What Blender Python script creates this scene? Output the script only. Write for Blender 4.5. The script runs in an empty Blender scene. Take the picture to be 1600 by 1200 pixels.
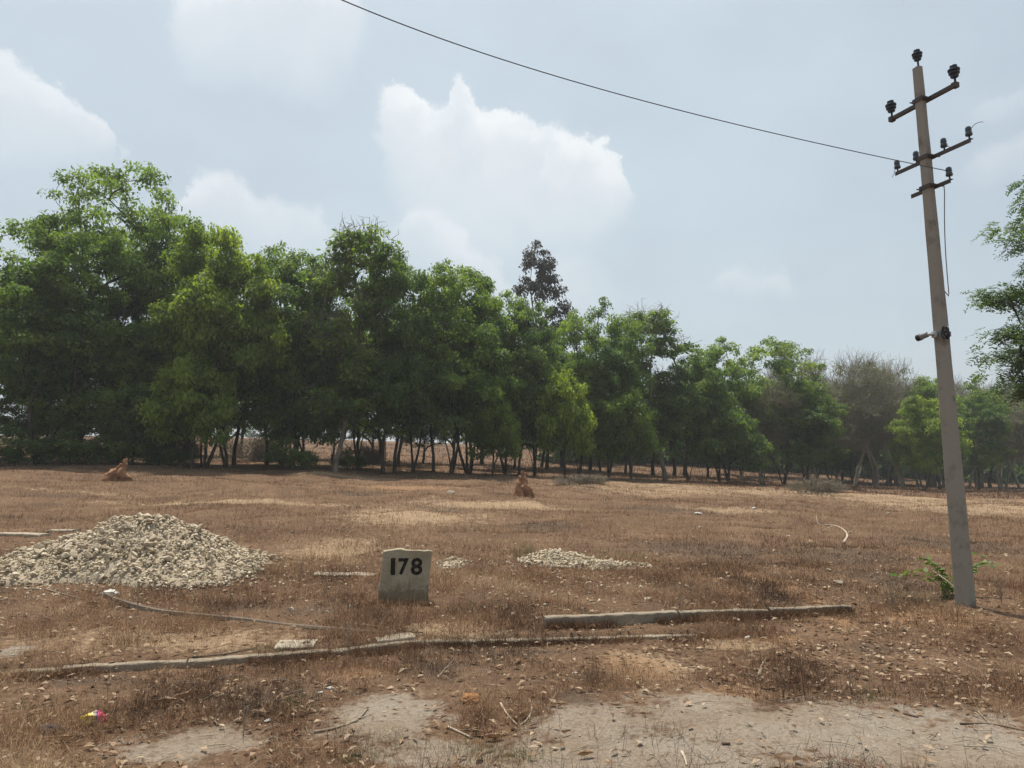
import bpy, bmesh, math, random
import numpy as np
from mathutils import Vector, Matrix

R = math.radians
scene = bpy.context.scene
COL = scene.collection
random.seed(7)

# ------------------------------------------------------------------ camera
EYE = 1.6
F = 1200.0                      # focal length in photo pixels (1600 wide)
PITCH = math.atan(145 / F)
cam_d = bpy.data.cameras.new('camera')
cam_d.sensor_width = 36.0
cam_d.lens = F / 1600 * 36
cam_d.clip_start = 0.05
cam_d.clip_end = 6000
cam = bpy.data.objects.new('camera', cam_d)
cam.location = (0, 0, EYE)
cam.rotation_euler = (R(90) + PITCH, 0, 0)
COL.objects.link(cam)
scene.camera = cam

# ------------------------------------------------------------------ sun and exposure
SUN_EL, SUN_AZ = R(70), R(-20)          # azimuth from +Y, negative = left
sd = Vector((math.sin(SUN_AZ) * math.cos(SUN_EL), math.cos(SUN_AZ) * math.cos(SUN_EL), math.sin(SUN_EL)))
sl = bpy.data.lights.new('sun', 'SUN')
sl.energy = 4.0
sl.angle = R(0.8)
sl.color = (1.0, 0.93, 0.82)
so = bpy.data.objects.new('sun', sl)
so.rotation_euler = sd.to_track_quat('Z', 'Y').to_euler()
so.location = (-20, 30, 60)
COL.objects.link(so)
vs = scene.view_settings
vs.view_transform = 'Standard'
vs.look = 'None'
vs.exposure = 0.6
vs.gamma = 1.0
vs.use_curve_mapping = False
scene.cycles.max_bounces = 8
scene.cycles.diffuse_bounces = 5
scene.cycles.volume_bounces = 0
scene.cycles.transmission_bounces = 5
scene.cycles.transparent_max_bounces = 4
scene.cycles.sample_clamp_indirect = 4.0

# ------------------------------------------------------------------ projection helpers
CP, SP = math.cos(PITCH), math.sin(PITCH)
def ray(px, py):
    u, v = (px - 800) / F, (600 - py) / F
    return np.array([u, CP - v * SP, v * CP + SP])
def at_depth(px, py, Y):
    d = ray(px, py)
    return Vector((d[0] * Y / d[1], Y, EYE + d[2] * Y / d[1]))
def at_height(px, py, z):
    d = ray(px, py)
    t = (z - EYE) / d[2]
    return Vector((d[0] * t, d[1] * t, z))
def project(X, Y, Z):
    dz = Z - EYE
    dep = Y * CP + dz * SP
    up = dz * CP - Y * SP
    return 800 + F * X / dep, 600 - F * up / dep

# ------------------------------------------------------------------ noise
_rs = np.random.RandomState(11)
_LAT = _rs.rand(256, 256)
def vnoise(x, y):
    x = np.asarray(x, float); y = np.asarray(y, float)
    xi = np.floor(x).astype(int); yi = np.floor(y).astype(int)
    fx = x - xi; fy = y - yi
    fx = fx * fx * (3 - 2 * fx); fy = fy * fy * (3 - 2 * fy)
    a = _LAT[xi & 255, yi & 255]; b = _LAT[(xi + 1) & 255, yi & 255]
    c = _LAT[xi & 255, (yi + 1) & 255]; d = _LAT[(xi + 1) & 255, (yi + 1) & 255]
    return (a * (1 - fx) + b * fx) * (1 - fy) + (c * (1 - fx) + d * fx) * fy
def fbm(x, y, o=4):
    s = 0; a = .5; t = 0
    for i in range(o):
        s = s + a * vnoise(x * 2 ** i + 17.3 * i, y * 2 ** i + 5.1 * i); t += a; a *= .5
    return s / t
def sstep(a, b, x):
    t = np.clip((np.asarray(x, float) - a) / (b - a), 0, 1)
    return t * t * (3 - 2 * t)

# ------------------------------------------------------------------ terrain height
_YK = np.array([0, 8, 12, 20, 30, 40, 50, 70, 100, 150, 400.])
_UK = np.array([-.9, -.66, -.3, 0, .3, .55, .9])
_ZK = np.array([
    [0, 0, .15, .75, 1.65, 2.4, 2.9, 4.1, 6.2, 9.5, 20],
    [0, 0, .15, .72, 1.55, 2.3, 2.8, 4.0, 6.2, 9.5, 20],
    [0, 0, .15, .62, 1.25, 1.85, 2.4, 3.7, 5.9, 9.0, 20],
    [0, 0, .13, .48, .92, 1.30, 1.65, 2.7, 4.6, 7.5, 18],
    [0, 0, .10, .32, .52, .68, .80, 1.15, 2.2, 4.5, 12],
    [0, 0, .05, .18, .22, .22, .20, .12, .25, 1.5, 8],
    [0, 0, .02, .08, .08, .05, 0, -.1, -.1, .8, 6]])
_yd = np.arange(0, 401, 1.0)
_ud = np.linspace(-.9, .9, 73)
_T = np.array([np.interp(_yd, _YK, z) for z in _ZK])
_T = np.array([np.interp(_ud, _UK, _T[:, j]) for j in range(len(_yd))]).T
def _sm(a, k, ax):
    p = [(0, 0), (0, 0)]; p[ax] = (k, k)
    b = np.pad(a, p, mode='edge')
    n = a.shape[ax]
    return sum(np.take(b, range(i, i + n), axis=ax) for i in range(2 * k + 1)) / (2 * k + 1)
_T = _sm(_sm(_sm(_T, 3, 1), 3, 1), 4, 0)

# kerb lines: polylines in plan, the ground behind them is a step higher
_k1 = [(-500, 1082), (100, 1057), (290, 1045), (510, 1033), (660, 1019), (845, 1012), (1090, 1001), (1200, 996)]
K1 = np.array([at_height(a, b, 0)[:2] for a, b in _k1])
_k2 = [(852, 989), (1060, 977), (1200, 968), (1335, 958)]
K2 = np.array([at_height(a, b, 0.065)[:2] for a, b in _k2])
def H(x, y, steps=True):
    x = np.asarray(x, float); y = np.asarray(y, float)
    yc = np.clip(y, 0, 399.9)
    u = np.clip(x / np.maximum(y, 6.0), -.8999, .8999)
    fu = (u + .9) / 1.8 * 72; iu = np.minimum(fu.astype(int), 71); fu = fu - iu
    iy = yc.astype(int); fy = yc - iy
    z = (_T[iu, iy] * (1 - fu) + _T[iu + 1, iy] * fu) * (1 - fy) + (_T[iu, iy + 1] * (1 - fu) + _T[iu + 1, iy + 1] * fu) * fy
    far = sstep(10, 22, y)
    z = z + (fbm(x * .45 + 3, y * .45, 3) - .5) * (.07 + .36 * far)
    z = z + (fbm(x * 1.9, y * 1.9 + 9, 3) - .5) * (.05 + .03 * far)
    if steps:
        l1 = np.interp(x, K1[:, 0], K1[:, 1])
        z = z + .065 * sstep(0.03, .10, y - l1) * (1 - sstep(2.0, 3.4, x)) + .065 * sstep(-.8, 1.2, y - l1) * sstep(2.0, 3.4, x)
        l2 = np.interp(x, K2[:, 0], K2[:, 1])
        m = sstep(K2[0, 0] - .25, K2[0, 0] + .05, x) * (1 - sstep(K2[-1, 0] - .2, K2[-1, 0] + .6, x))
        z = z + .07 * sstep(.03, .10, y - l2) * m + .07 * sstep(0, 2.5, y - l2) * (1 - m)
    return z
def Hs(x, y):
    return float(H(np.array([x]), np.array([y]))[0])
def gp(px, py):
    d = ray(px, py)
    t = np.concatenate([np.arange(2, 30, .02), np.arange(30, 160, .1)])
    z = EYE + d[2] * t
    hit = np.nonzero(z <= H(d[0] * t, d[1] * t))[0]
    tt = t[hit[0]] if len(hit) else 100.
    x, y = d[0] * tt, d[1] * tt
    return Vector((x, y, Hs(x, y)))
def stand(px, Y):
    x = (px - 800) / F * Y
    for _ in range(4):
        z = Hs(x, Y)
        x = (px - 800) / F * (Y * CP + (z - EYE) * SP)
    return Vector((x, Y, Hs(x, Y)))

# ------------------------------------------------------------------ mesh helpers
def mesh_np(name, verts, faces, attrs=None, smooth=False):
    """faces: list of int arrays (n,k); attrs: {name: per-face float array}"""
    me = bpy.data.meshes.new(name)
    verts = np.asarray(verts, np.float32)
    faces = [np.asarray(f, np.int32) for f in faces if len(f)]
    tot = sum(f.size for f in faces); nf = sum(len(f) for f in faces)
    me.vertices.add(len(verts)); me.loops.add(tot); me.polygons.add(nf)
    me.vertices.foreach_set('co', verts.ravel())
    me.loops.foreach_set('vertex_index', np.concatenate([f.ravel() for f in faces]))
    starts = []; o = 0
    for f in faces:
        starts.append(o + np.arange(len(f)) * f.shape[1]); o += f.size
    me.polygons.foreach_set('loop_start', np.concatenate(starts).astype(np.int32))
    if smooth:
        me.polygons.foreach_set('use_smooth', np.ones(nf, bool))
    for k, a in (attrs or {}).items():
        at = me.attributes.new(k, 'FLOAT', 'FACE' if len(a) == nf else 'POINT')
        at.data.foreach_set('value', np.asarray(a, np.float32))
    me.update(calc_edges=True)
    return me
def mesh_bm(name, bm, smooth=False):
    me = bpy.data.meshes.new(name)
    bm.normal_update(); bm.to_mesh(me); bm.free()
    if smooth:
        me.polygons.foreach_set('use_smooth', np.ones(len(me.polygons), bool))
    return me
def obj(name, me, mat=None, parent=None, loc=(0, 0, 0), rot=(0, 0, 0), scale=(1, 1, 1)):
    o = bpy.data.objects.new(name, me)
    COL.objects.link(o)
    if mat is not None and not me.materials:
        me.materials.append(mat)
    o.location = loc; o.rotation_euler = rot; o.scale = scale
    o.parent = parent
    return o
def tag(o, label, cat, group=None):
    o['label'] = label; o['category'] = cat
    if 'kind' not in o: o['kind'] = 'thing'
    if group: o['group'] = group
    return o
def thing(name, label, cat, loc=(0, 0, 0), rot=(0, 0, 0), group=None, scale=(1, 1, 1)):
    o = bpy.data.objects.new(name, None)
    COL.objects.link(o)
    o.location = loc; o.rotation_euler = rot; o.scale = scale
    o.empty_display_size = .2
    return tag(o, label, cat, group)
def tubes(P0, P1, R0, R1, sides):
    """separate tapered prisms from P0 to P1, returns verts, quads"""
    P0 = np.asarray(P0, float); P1 = np.asarray(P1, float); n = len(P0)
    if n == 0: return np.zeros((0, 3)), np.zeros((0, 4), int)
    d = P1 - P0; d = d / (np.linalg.norm(d, axis=1, keepdims=True) + 1e-9)
    a = np.where(np.abs(d[:, 2:3]) > .9, np.array([[1., 0, 0]]), np.array([[0, 0, 1.]]))
    e1 = np.cross(d, a); e1 /= np.linalg.norm(e1, axis=1, keepdims=True)
    e2 = np.cross(d, e1)
    th = np.arange(sides) * 2 * math.pi / sides
    c = np.cos(th)[None, :, None]; s = np.sin(th)[None, :, None]
    ring = e1[:, None, :] * c + e2[:, None, :] * s
    v = np.concatenate([P0[:, None, :] + ring * np.asarray(R0)[:, None, None], P1[:, None, :] + ring * np.asarray(R1)[:, None, None]], axis=1)
    b = (np.arange(n) * 2 * sides)[:, None]
    i = np.arange(sides)[None, :]; j = (i + 1) % sides
    q = np.stack([b + i, b + sides + i, b + sides + j, b + j], axis=2).reshape(-1, 4)
    return v.reshape(-1, 3), q
def tube_path(pts, rad, sides=8, cap=True):
    """one continuous tube along a path"""
    pts = [Vector(p) for p in pts]; n = len(pts)
    V = []; Q = []; up = None
    for i, p in enumerate(pts):
        t = (pts[min(i + 1, n - 1)] - pts[max(i - 1, 0)]).normalized()
        if up is None:
            up = t.orthogonal().normalized()
        up = (up - t * up.dot(t)).normalized()
        s = t.cross(up)
        r = rad[i] if hasattr(rad, '__len__') else rad
        for k in range(sides):
            a = 2 * math.pi * k / sides
            V.append(p + (up * math.cos(a) + s * math.sin(a)) * r)
    for i in range(n - 1):
        for k in range(sides):
            k2 = (k + 1) % sides
            Q.append((i * sides + k, i * sides + k2, (i + 1) * sides + k2, (i + 1) * sides + k))
    bm = bmesh.new()
    vs_ = [bm.verts.new(v) for v in V]
    for q in Q: bm.faces.new([vs_[i] for i in q])
    if cap:
        bm.faces.new([vs_[i] for i in range(sides)][::-1]); bm.faces.new([vs_[(n - 1) * sides + i] for i in range(sides)])
    return bm
def add_bm(dst, src):
    me = bpy.data.meshes.new('tmp'); src.to_mesh(me); src.free(); dst.from_mesh(me); bpy.data.meshes.remove(me)

# ------------------------------------------------------------------ node helper
class NT:
    def __init__(s, tree): s.t = tree; s.n = tree.nodes; s.l = tree.links
    def new(s, kind, **kw):
        n = s.n.new(kind)
        for k, v in kw.items(): setattr(n, k, v)
        return n
    def put(s, sock, v):
        if isinstance(v, bpy.types.NodeSocket): s.l.new(v, sock)
        elif v is not None: sock.default_value = v
    def m(s, op, a, b=None, c=None, clamp=False):
        n = s.new('ShaderNodeMath', operation=op); n.use_clamp = clamp
        s.put(n.inputs[0], a)
        if b is not None: s.put(n.inputs[1], b)
        if c is not None: s.put(n.inputs[2], c)
        return n.outputs[0]
    def v(s, op, a, b=None, out=0, scale=None):
        n = s.new('ShaderNodeVectorMath', operation=op)
        s.put(n.inputs[0], a)
        if b is not None: s.put(n.inputs[1], b)
        if scale is not None: s.put(n.inputs['Scale'], scale)
        return n.outputs[out]
    def mix(s, f, a, b, mode='MIX'):
        n = s.new('ShaderNodeMix', data_type='RGBA', blend_type=mode)
        s.put(n.inputs[0], f); s.put(n.inputs[6], c4(a)); s.put(n.inputs[7], c4(b))
        return n.outputs[2]
    def noise(s, vec, scale, detail=4, rough=.55, out='Fac'):
        n = s.new('ShaderNodeTexNoise')
        if vec is not None: s.put(n.inputs['Vector'], vec)
        n.inputs['Scale'].default_value = scale; n.inputs['Detail'].default_value = detail; n.inputs['Roughness'].default_value = rough
        return n.outputs[out]
    def ramp(s, f, stops):
        n = s.new('ShaderNodeValToRGB'); s.put(n.inputs[0], f)
        e = n.color_ramp.elements
        while len(e) < len(stops): e.new(.5)
        for k, (p, c) in zip(e, stops): k.position = p; k.color = c4(c)
        return n.outputs[0]
    def step(s, x, a, b):
        n = s.new('ShaderNodeMapRange', interpolation_type='SMOOTHSTEP')
        s.put(n.inputs[0], x); s.put(n.inputs[1], a); s.put(n.inputs[2], b)
        return n.outputs[0]
def c4(c):
    return c if isinstance(c, bpy.types.NodeSocket) else (c[0], c[1], c[2], 1.0)

def material(name):
    m = bpy.data.materials.new(name); m.use_nodes = True
    m.node_tree.nodes.clear()
    return m, NT(m.node_tree)
def finish(m, t, color, rough=.85, bump=None, bstr=.5, bdist=.02, spec=.2, metal=0):
    p = t.new('ShaderNodeBsdfPrincipled')
    t.put(p.inputs['Base Color'], c4(color)); t.put(p.inputs['Roughness'], rough)
    p.inputs['Specular IOR Level'].default_value = spec; p.inputs['Metallic'].default_value = metal
    if bump is not None:
        b = t.new('ShaderNodeBump'); b.inputs['Strength'].default_value = bstr; b.inputs['Distance'].default_value = bdist
        t.put(b.inputs['Height'], bump); t.l.new(b.outputs[0], p.inputs['Normal'])
    o = t.new('ShaderNodeOutputMaterial'); t.l.new(p.outputs[0], o.inputs[0])
    return m

# ------------------------------------------------------------------ world: hazy sky with clouds
world = bpy.data.worlds.new('World'); scene.world = world
world.use_nodes = True
w = NT(world.node_tree); w.n.clear()
sky = w.new('ShaderNodeTexSky', sky_type='NISHITA')
sky.sun_disc = False
sky.sun_elevation = SUN_EL
sky.sun_rotation = SUN_AZ
sky.altitude = 0
sky.air_density = 1.0
sky.dust_density = 3.5
sky.ozone_density = 1.5
tc = w.new('ShaderNodeTexCoord')
dirv = tc.outputs['Generated']
warp = w.v('SUBTRACT', w.noise(dirv, 11.0, 8, .68, 'Color'), (.5, .5, .5))
wd = w.v('ADD', dirv, w.v('SCALE', warp, scale=.085))
sx = w.new('ShaderNodeSeparateXYZ'); w.l.new(wd, sx.inputs[0])
azim = w.m('ARCTAN2', sx.outputs[0], sx.outputs[1])
hlen = w.m('SQRT', w.m('ADD', w.m('MULTIPLY', sx.outputs[0], sx.outputs[0]), w.m('MULTIPLY', sx.outputs[1], sx.outputs[1])))
elev = w.m('DIVIDE', sx.outputs[2], w.m('MAXIMUM', hlen, .05))
afac = w.m('ADD', w.m('MULTIPLY', azim, 1 / 1.6), .5, clamp=True)
def az_el(px, py):
    d = ray(px, py)
    return math.atan2(d[0], d[1]), d[2] / math.hypot(d[0], d[1])
def fcurve(pts, raw=False):
    n = w.new('ShaderNodeFloatCurve'); w.l.new(afac, n.inputs['Value'])
    P = []
    for a, b in pts:
        if raw: P.append((az_el(a, 300)[0] / 1.6 + .5, b))
        else:
            az, el = az_el(a, b); P.append((az / 1.6 + .5, el))
    P = [(min(max(x, 0), 1), min(max(y, 0), 1)) for x, y in P]
    c = n.mapping.curves[0]
    c.points[0].location = P[0]; c.points[1].location = P[-1]
    for q in P[1:-1]: c.points.new(*q)
    for q in c.points: q.handle_type = 'AUTO_CLAMPED'
    n.mapping.update()
    return n.outputs[0]
def layer(tops, bots, opac, edge):
    T = fcurve(tops); B = fcurve(bots); O = fcurve(opac, True)
    up = w.step(w.m('SUBTRACT', T, elev), 0.0, edge)
    lo = w.step(elev, B, T)
    rim_ = w.m('SUBTRACT', 1.0, w.step(w.m('SUBTRACT', T, elev), edge * .6, .075))
    al = w.m('MULTIPLY', w.m('MULTIPLY', up, w.m('POWER', lo, .42)), O)
    return al, w.m('MULTIPLY', rim_, al)
LAYERS = [
 ([(-300, 150), (-200, 90), (-60, 66), (0, 72), (60, 100), (130, 145), (190, 195), (215, 225), (235, 60), (250, 5), (300, -40), (570, -40), (583, 120), (592, 128), (620, 116), (648, 130), (668, 155), (690, 155), (702, 132), (716, 114), (728, 132), (752, 152), (790, 156), (822, 178), (850, 195), (880, 190), (912, 198), (942, 225), (966, 252), (985, 300), (1300, 330), (1700, 200)],
  [(-300, 230), (-60, 270), (0, 275), (190, 255), (240, 95), (300, 140), (400, 170), (480, 185), (575, 150), (592, 280), (650, 370), (750, 430), (900, 420), (975, 370), (1300, 380), (1700, 260)],
  [(-400, 0), (-300, .5), (-60, .75), (150, .7), (200, .3), (216, 0), (238, 0), (262, .55), (320, .75), (400, .6), (470, .7), (545, .6), (572, .05), (588, .25), (606, .85), (700, .95), (930, .92), (972, .5), (1000, 0), (1500, 0), (1750, .4)], .013),
 ([(-100, 320), (285, 300), (298, 262), (312, 249), (342, 250), (372, 266), (402, 292), (452, 300), (500, 310), (528, 345), (618, 340), (650, 311), (690, 322), (722, 347), (746, 376), (782, 392), (812, 425), (850, 405), (882, 386), (932, 402), (985, 445), (1090, 440), (1130, 413), (1180, 404), (1228, 408), (1248, 430), (1480, 260), (1520, 218), (1560, 203), (1650, 190)],
  [(-100, 400), (285, 380), (400, 400), (528, 410), (618, 440), (700, 450), (812, 500), (985, 520), (1090, 470), (1180, 462), (1248, 470), (1480, 310), (1650, 300)],
  [(-100, .3), (250, .1), (300, .75), (400, .62), (500, .55), (535, .15), (600, .1), (640, .62), (760, .55), (880, .42), (1000, .12), (1085, .1), (1140, .5), (1220, .42), (1260, .1), (1460, .05), (1530, .4), (1650, .5)], .025),
 ([(560, 330), (770, 330), (832, 262), (850, 225), (880, 198), (910, 204), (942, 232), (966, 258), (980, 300), (1400, 200), (1545, 125), (1600, 105), (1650, 110)],
  [(560, 360), (770, 340), (832, 300), (966, 315), (1400, 240), (1600, 170), (1650, 170)],
  [(560, 0), (820, 0), (850, .7), (960, .7), (985, 0), (1500, 0), (1580, .4), (1650, .3)], .02)]
acc = None; racc = None
front = w.step(w.m('ABSOLUTE', azim), .80, .72)
for L_ in LAYERS:
    al, rm = layer(*L_)
    al = w.m('MULTIPLY', al, front); rm = w.m('MULTIPLY', rm, front)
    acc = al if acc is None else w.m('SUBTRACT', w.m('ADD', acc, al), w.m('MULTIPLY', acc, al))
    racc = rm if racc is None else w.m('MAXIMUM', racc, rm)
veiln = w.noise(w.v('MULTIPLY', wd, (1, 1, 2.0)), 2.4, 3, .55)
bil = w.step(w.noise(wd, 13.0, 5, .6), .28, .62)
acc = w.m('MULTIPLY', acc, w.m('ADD', .68, w.m('MULTIPLY', bil, .36)), clamp=True)
racc = w.m('MULTIPLY', racc, w.m('ADD', .55, w.m('MULTIPLY', bil, .5)), clamp=True)
gen = w.m('MULTIPLY', w.m('SUBTRACT', 1.0, front), w.step(veiln, .48, .62))
acc = w.m('MAXIMUM', acc, w.m('MULTIPLY', gen, .6))
SKYK = 0.056
base = w.v('SCALE', sky.outputs[0], scale=SKYK)
base = w.mix(w.m('ADD', .50, w.m('MULTIPLY', w.step(veiln, .2, .8), .25)), base, (0.43, 0.522, 0.578))
cloud = w.mix(racc, (.555, .572, .592), (.69, .695, .70))
skyc = w.mix(w.m('MULTIPLY', acc, .78), base, cloud)
bg = w.new('ShaderNodeBackground'); w.l.new(skyc, bg.inputs[0]); bg.inputs[1].default_value = 1.0
wo = w.new('ShaderNodeOutputWorld'); w.l.new(bg.outputs[0], wo.inputs[0])
world.cycles.sampling_method = 'MANUAL'
world.cycles.sample_map_resolution = 512

# the digits are taken from the built-in font while the scene is still empty
DIGITS = {}
for ch in '178':
    cu = bpy.data.curves.new('digit', 'FONT'); cu.body = ch; cu.offset = .028; cu.extrude = .01; cu.resolution_u = 5
    tmp = bpy.data.objects.new('digit_tmp', cu); COL.objects.link(tmp)
    dg = bpy.context.evaluated_depsgraph_get()
    DIGITS[ch] = bpy.data.meshes.new_from_object(tmp.evaluated_get(dg))
    bpy.data.objects.remove(tmp)

# ------------------------------------------------------------------ materials
def leaf_mat(name, dark, light, trans=.42, tcol=None):
    m, t = material(name)
    a = t.new('ShaderNodeAttribute', attribute_name='tint')
    oi = t.new('ShaderNodeObjectInfo')
    f = t.m('ADD', a.outputs['Fac'], t.m('MULTIPLY', t.m('SUBTRACT', oi.outputs['Random'], .5), .5), clamp=True)
    c = t.mix(f, dark, light)
    p = t.new('ShaderNodeBsdfPrincipled'); t.put(p.inputs['Base Color'], c)
    p.inputs['Roughness'].default_value = .55; p.inputs['Specular IOR Level'].default_value = .3
    tr = t.new('ShaderNodeBsdfTranslucent')
    tc_ = t.mix(1.0, c, tcol or (1.9, 2.0, .75), 'MULTIPLY')
    t.l.new(tc_, tr.inputs[0])
    mx = t.new('ShaderNodeMixShader'); mx.inputs[0].default_value = trans
    t.l.new(p.outputs[0], mx.inputs[1]); t.l.new(tr.outputs[0], mx.inputs[2])
    o = t.new('ShaderNodeOutputMaterial'); t.l.new(mx.outputs[0], o.inputs[0])
    return m
M = {}
M['leaf'] = leaf_mat('leaf_green', (.058, .105, .034), (.165, .228, .052), .5)
M['leaf_bright'] = leaf_mat('leaf_bright', (.080, .130, .032), (.215, .270, .050), .52)
M['leaf_dark'] = leaf_mat('leaf_dark', (.050, .090, .034), (.135, .195, .050), .48)
M['leaf_grey'] = leaf_mat('leaf_grey', (.050, .050, .046), (.085, .088, .068), .25, (1.3, 1.3, 1.1))
M['leaf_dry'] = leaf_mat('leaf_dry', (.105, .105, .055), (.155, .175, .075), .4, (1.5, 1.5, .9))
M['leaf_near'] = leaf_mat('leaf_near', (.030, .058, .030), (.082, .135, .036), .32)
def bark_mat(name, a, b):
    m, t = material(name)
    tcn = t.new('ShaderNodeTexCoord')
    n = t.noise(t.v('MULTIPLY', tcn.outputs['Object'], (6, 6, 1.3)), 1.6, 5, .65)
    return finish(m, t, t.mix(t.step(n, .3, .7), a, b), .9, n, .8, .03, .1)
M['bark'] = bark_mat('bark', (.032, .026, .020), (.095, .078, .060))
M['bark_pale'] = bark_mat('bark_pale', (.10, .086, .068), (.24, .21, .175))
M['twig'] = bark_mat('twig_brown', (.15, .128, .095), (.26, .23, .175))
M['twig_grey'] = bark_mat('twig_grey', (.20, .185, .145), (.34, .32, .255))

def blade_mat(name, stops, trans=.3):
    m, t = material(name)
    a = t.new('ShaderNodeAttribute', attribute_name='tint')
    c = t.ramp(a.outputs['Fac'], stops)
    d = t.new('ShaderNodeBsdfDiffuse'); t.l.new(c, d.inputs[0])
    tr = t.new('ShaderNodeBsdfTranslucent'); t.l.new(c, tr.inputs[0])
    mx = t.new('ShaderNodeMixShader'); mx.inputs[0].default_value = trans
    t.l.new(d.outputs[0], mx.inputs[1]); t.l.new(tr.outputs[0], mx.inputs[2])
    o = t.new('ShaderNodeOutputMaterial'); t.l.new(mx.outputs[0], o.inputs[0])
    return m
M['grass'] = blade_mat('dry_grass', [(0, (.052, .034, .026)), (.3, (.124, .071, .045)), (.6, (.238, .139, .082)), (.85, (.365, .240, .146)), (1, (.47, .355, .23))])
M['green_grass'] = blade_mat('green_grass', [(0, (.05, .065, .03)), (1, (.17, .19, .075))])
M['litter'] = blade_mat('leaf_litter', [(0, (.05, .032, .022)), (.4, (.16, .10, .062)), (.75, (.32, .23, .155)), (1, (.43, .335, .235))], .12)

def ground_mat():
    m, t = material('dry_ground')
    g = t.new('ShaderNodeNewGeometry'); P = g.outputs['Position']
    def at(n):
        a = t.new('ShaderNodeAttribute', attribute_name=n); return a.outputs['Fac']
    n1 = t.noise(P, .9, 6, .6); n2 = t.noise(P, 14, 6, .68); n3 = t.noise(P, 90, 3, .6); n4 = t.noise(P, 3.5, 5, .6)
    c = t.ramp(t.m('ADD', t.m('MULTIPLY', n1, .45), t.m('MULTIPLY', n2, .55)), [(.3, (.060, .039, .027)), (.46, (.126, .077, .048)), (.6, (.20, .125, .077)), (.72, (.29, .195, .122))])
    j = t.m('MULTIPLY', t.m('SUBTRACT', t.m('ADD', t.m('MULTIPLY', n4, .7), t.m('MULTIPLY', n2, .5)), .6), 1.7)
    straw = t.step(t.m('ADD', at('straw'), j), .35, .75)
    c = t.mix(t.m('MULTIPLY', straw, .8), c, t.mix(n2, (.28, .195, .12), (.42, .31, .20)))
    org = t.step(t.m('ADD', at('orange'), j), .35, .75)
    c = t.mix(t.m('MULTIPLY', org, .8), c, t.mix(n2, (.21, .12, .065), (.36, .225, .125)))
    bare = t.step(t.m('ADD', at('bare'), j), .3, .62)
    sand = t.mix(t.step(n1, .35, .65), (.235, .18, .13), (.285, .245, .20))
    sand = t.mix(t.m('MULTIPLY', t.step(n2, .54, .68), .8), sand, (.15, .105, .07))
    sand = t.mix(t.step(n2, .3, .42), (.36, .30, .23), sand)
    n5 = t.noise(P, 38, 5, .7)
    sand = t.mix(t.m('MULTIPLY', t.step(n5, .5, .7), .55), sand, (.13, .098, .07))
    sand = t.mix(t.m('MULTIPLY', t.step(n5, .5, .32), .45), sand, (.40, .345, .28))
    sand = t.mix(t.m('MULTIPLY', t.step(n3, .58, .7), .6), sand, (.12, .085, .06))
    c = t.mix(bare, c, sand)
    dk = t.step(t.m('ADD', at('dark'), j), .35, .8)
    c = t.mix(t.m('MULTIPLY', dk, .6), c, t.mix(n2, (.050, .038, .030), (.13, .096, .070)))
    c = t.mix(t.m('MULTIPLY', t.m('SUBTRACT', n3, .5), .5, clamp=True), c, (.5, .42, .32))
    h = t.m('ADD', t.m('MULTIPLY', n2, .7), t.m('MULTIPLY', n3, .3))
    return finish(m, t, c, .95, h, 1.0, .05, .08)
M['ground'] = ground_mat()

def stone_mat(name, a, b, c_, sc=9, rough=.9, bd=.01, island=True):
    m, t = material(name)
    tcn = t.new('ShaderNodeTexCoord'); P = tcn.outputs['Object']
    g = t.new('ShaderNodeNewGeometry'); oi = t.new('ShaderNodeObjectInfo')
    n = t.noise(P, sc, 6, .65); n2 = t.noise(P, sc * 6, 4, .6)
    r = t.m('FRACT', t.m('ADD', g.outputs['Random Per Island'], oi.outputs['Random'])) if island else n
    c = t.mix(r, a, b)
    c = t.mix(t.step(n, .48, .7), c, c_)
    c = t.mix(t.m('MULTIPLY', t.step(n2, .55, .75), .35), c, (.22, .19, .15))
    return finish(m, t, c, rough, t.m('ADD', n, t.m('MULTIPLY', n2, .5)), .6, bd, .15)
M['rubble'] = stone_mat('cream_rubble', (.31, .252, .172), (.60, .515, .395), (.44, .345, .23))
M['rubble_dust'] = stone_mat('rubble_dust', (.32, .265, .19), (.40, .34, .255), (.25, .19, .13), 14, .95, .03, False)
M['concrete'] = stone_mat('old_concrete', (.235, .212, .178), (.30, .272, .23), (.17, .148, .118), 5, .9, .008, False)
M['kerb'] = stone_mat('kerb_concrete', (.23, .19, .14), (.31, .26, .195), (.155, .12, .085), 9, .92, .02, False)
M['marker'] = stone_mat('marker_concrete', (.34, .29, .215), (.40, .35, .27), (.25, .195, .115), 8, .9, .006, False)
def marker_mat():
    m, t = material('marker_concrete')
    tcn = t.new('ShaderNodeTexCoord'); P = tcn.outputs['Object']; s_ = t.new('ShaderNodeSeparateXYZ'); t.l.new(P, s_.inputs[0])
    n = t.noise(P, 5, 6, .65); n2 = t.noise(P, 40, 4, .65)
    c = t.mix(t.step(n, .35, .65), (.36, .315, .235), (.27, .22, .145))
    c = t.mix(t.m('MULTIPLY', t.step(n2, .5, .72), .55), c, (.17, .135, .09))
    dirt = t.step(t.m('SUBTRACT', t.m('MULTIPLY', t.noise(P, 11, 6, .75), .55), s_.outputs[2]), .06, .16)
    c = t.mix(t.m('MULTIPLY', dirt, .6), c, (.14, .09, .055))
    return finish(m, t, c, .92, t.m('ADD', n, t.m('MULTIPLY', n2, .6)), .8, .012, .12)
M['marker'] = marker_mat()
M['slab'] = stone_mat('pale_slab', (.30, .255, .19), (.40, .35, .275), (.19, .145, .10), 8, .9, .008, False)
M['clod'] = stone_mat('termite_clay', (.29, .15, .082), (.37, .205, .115), (.18, .095, .055), 5, .95, .08, False)
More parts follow.
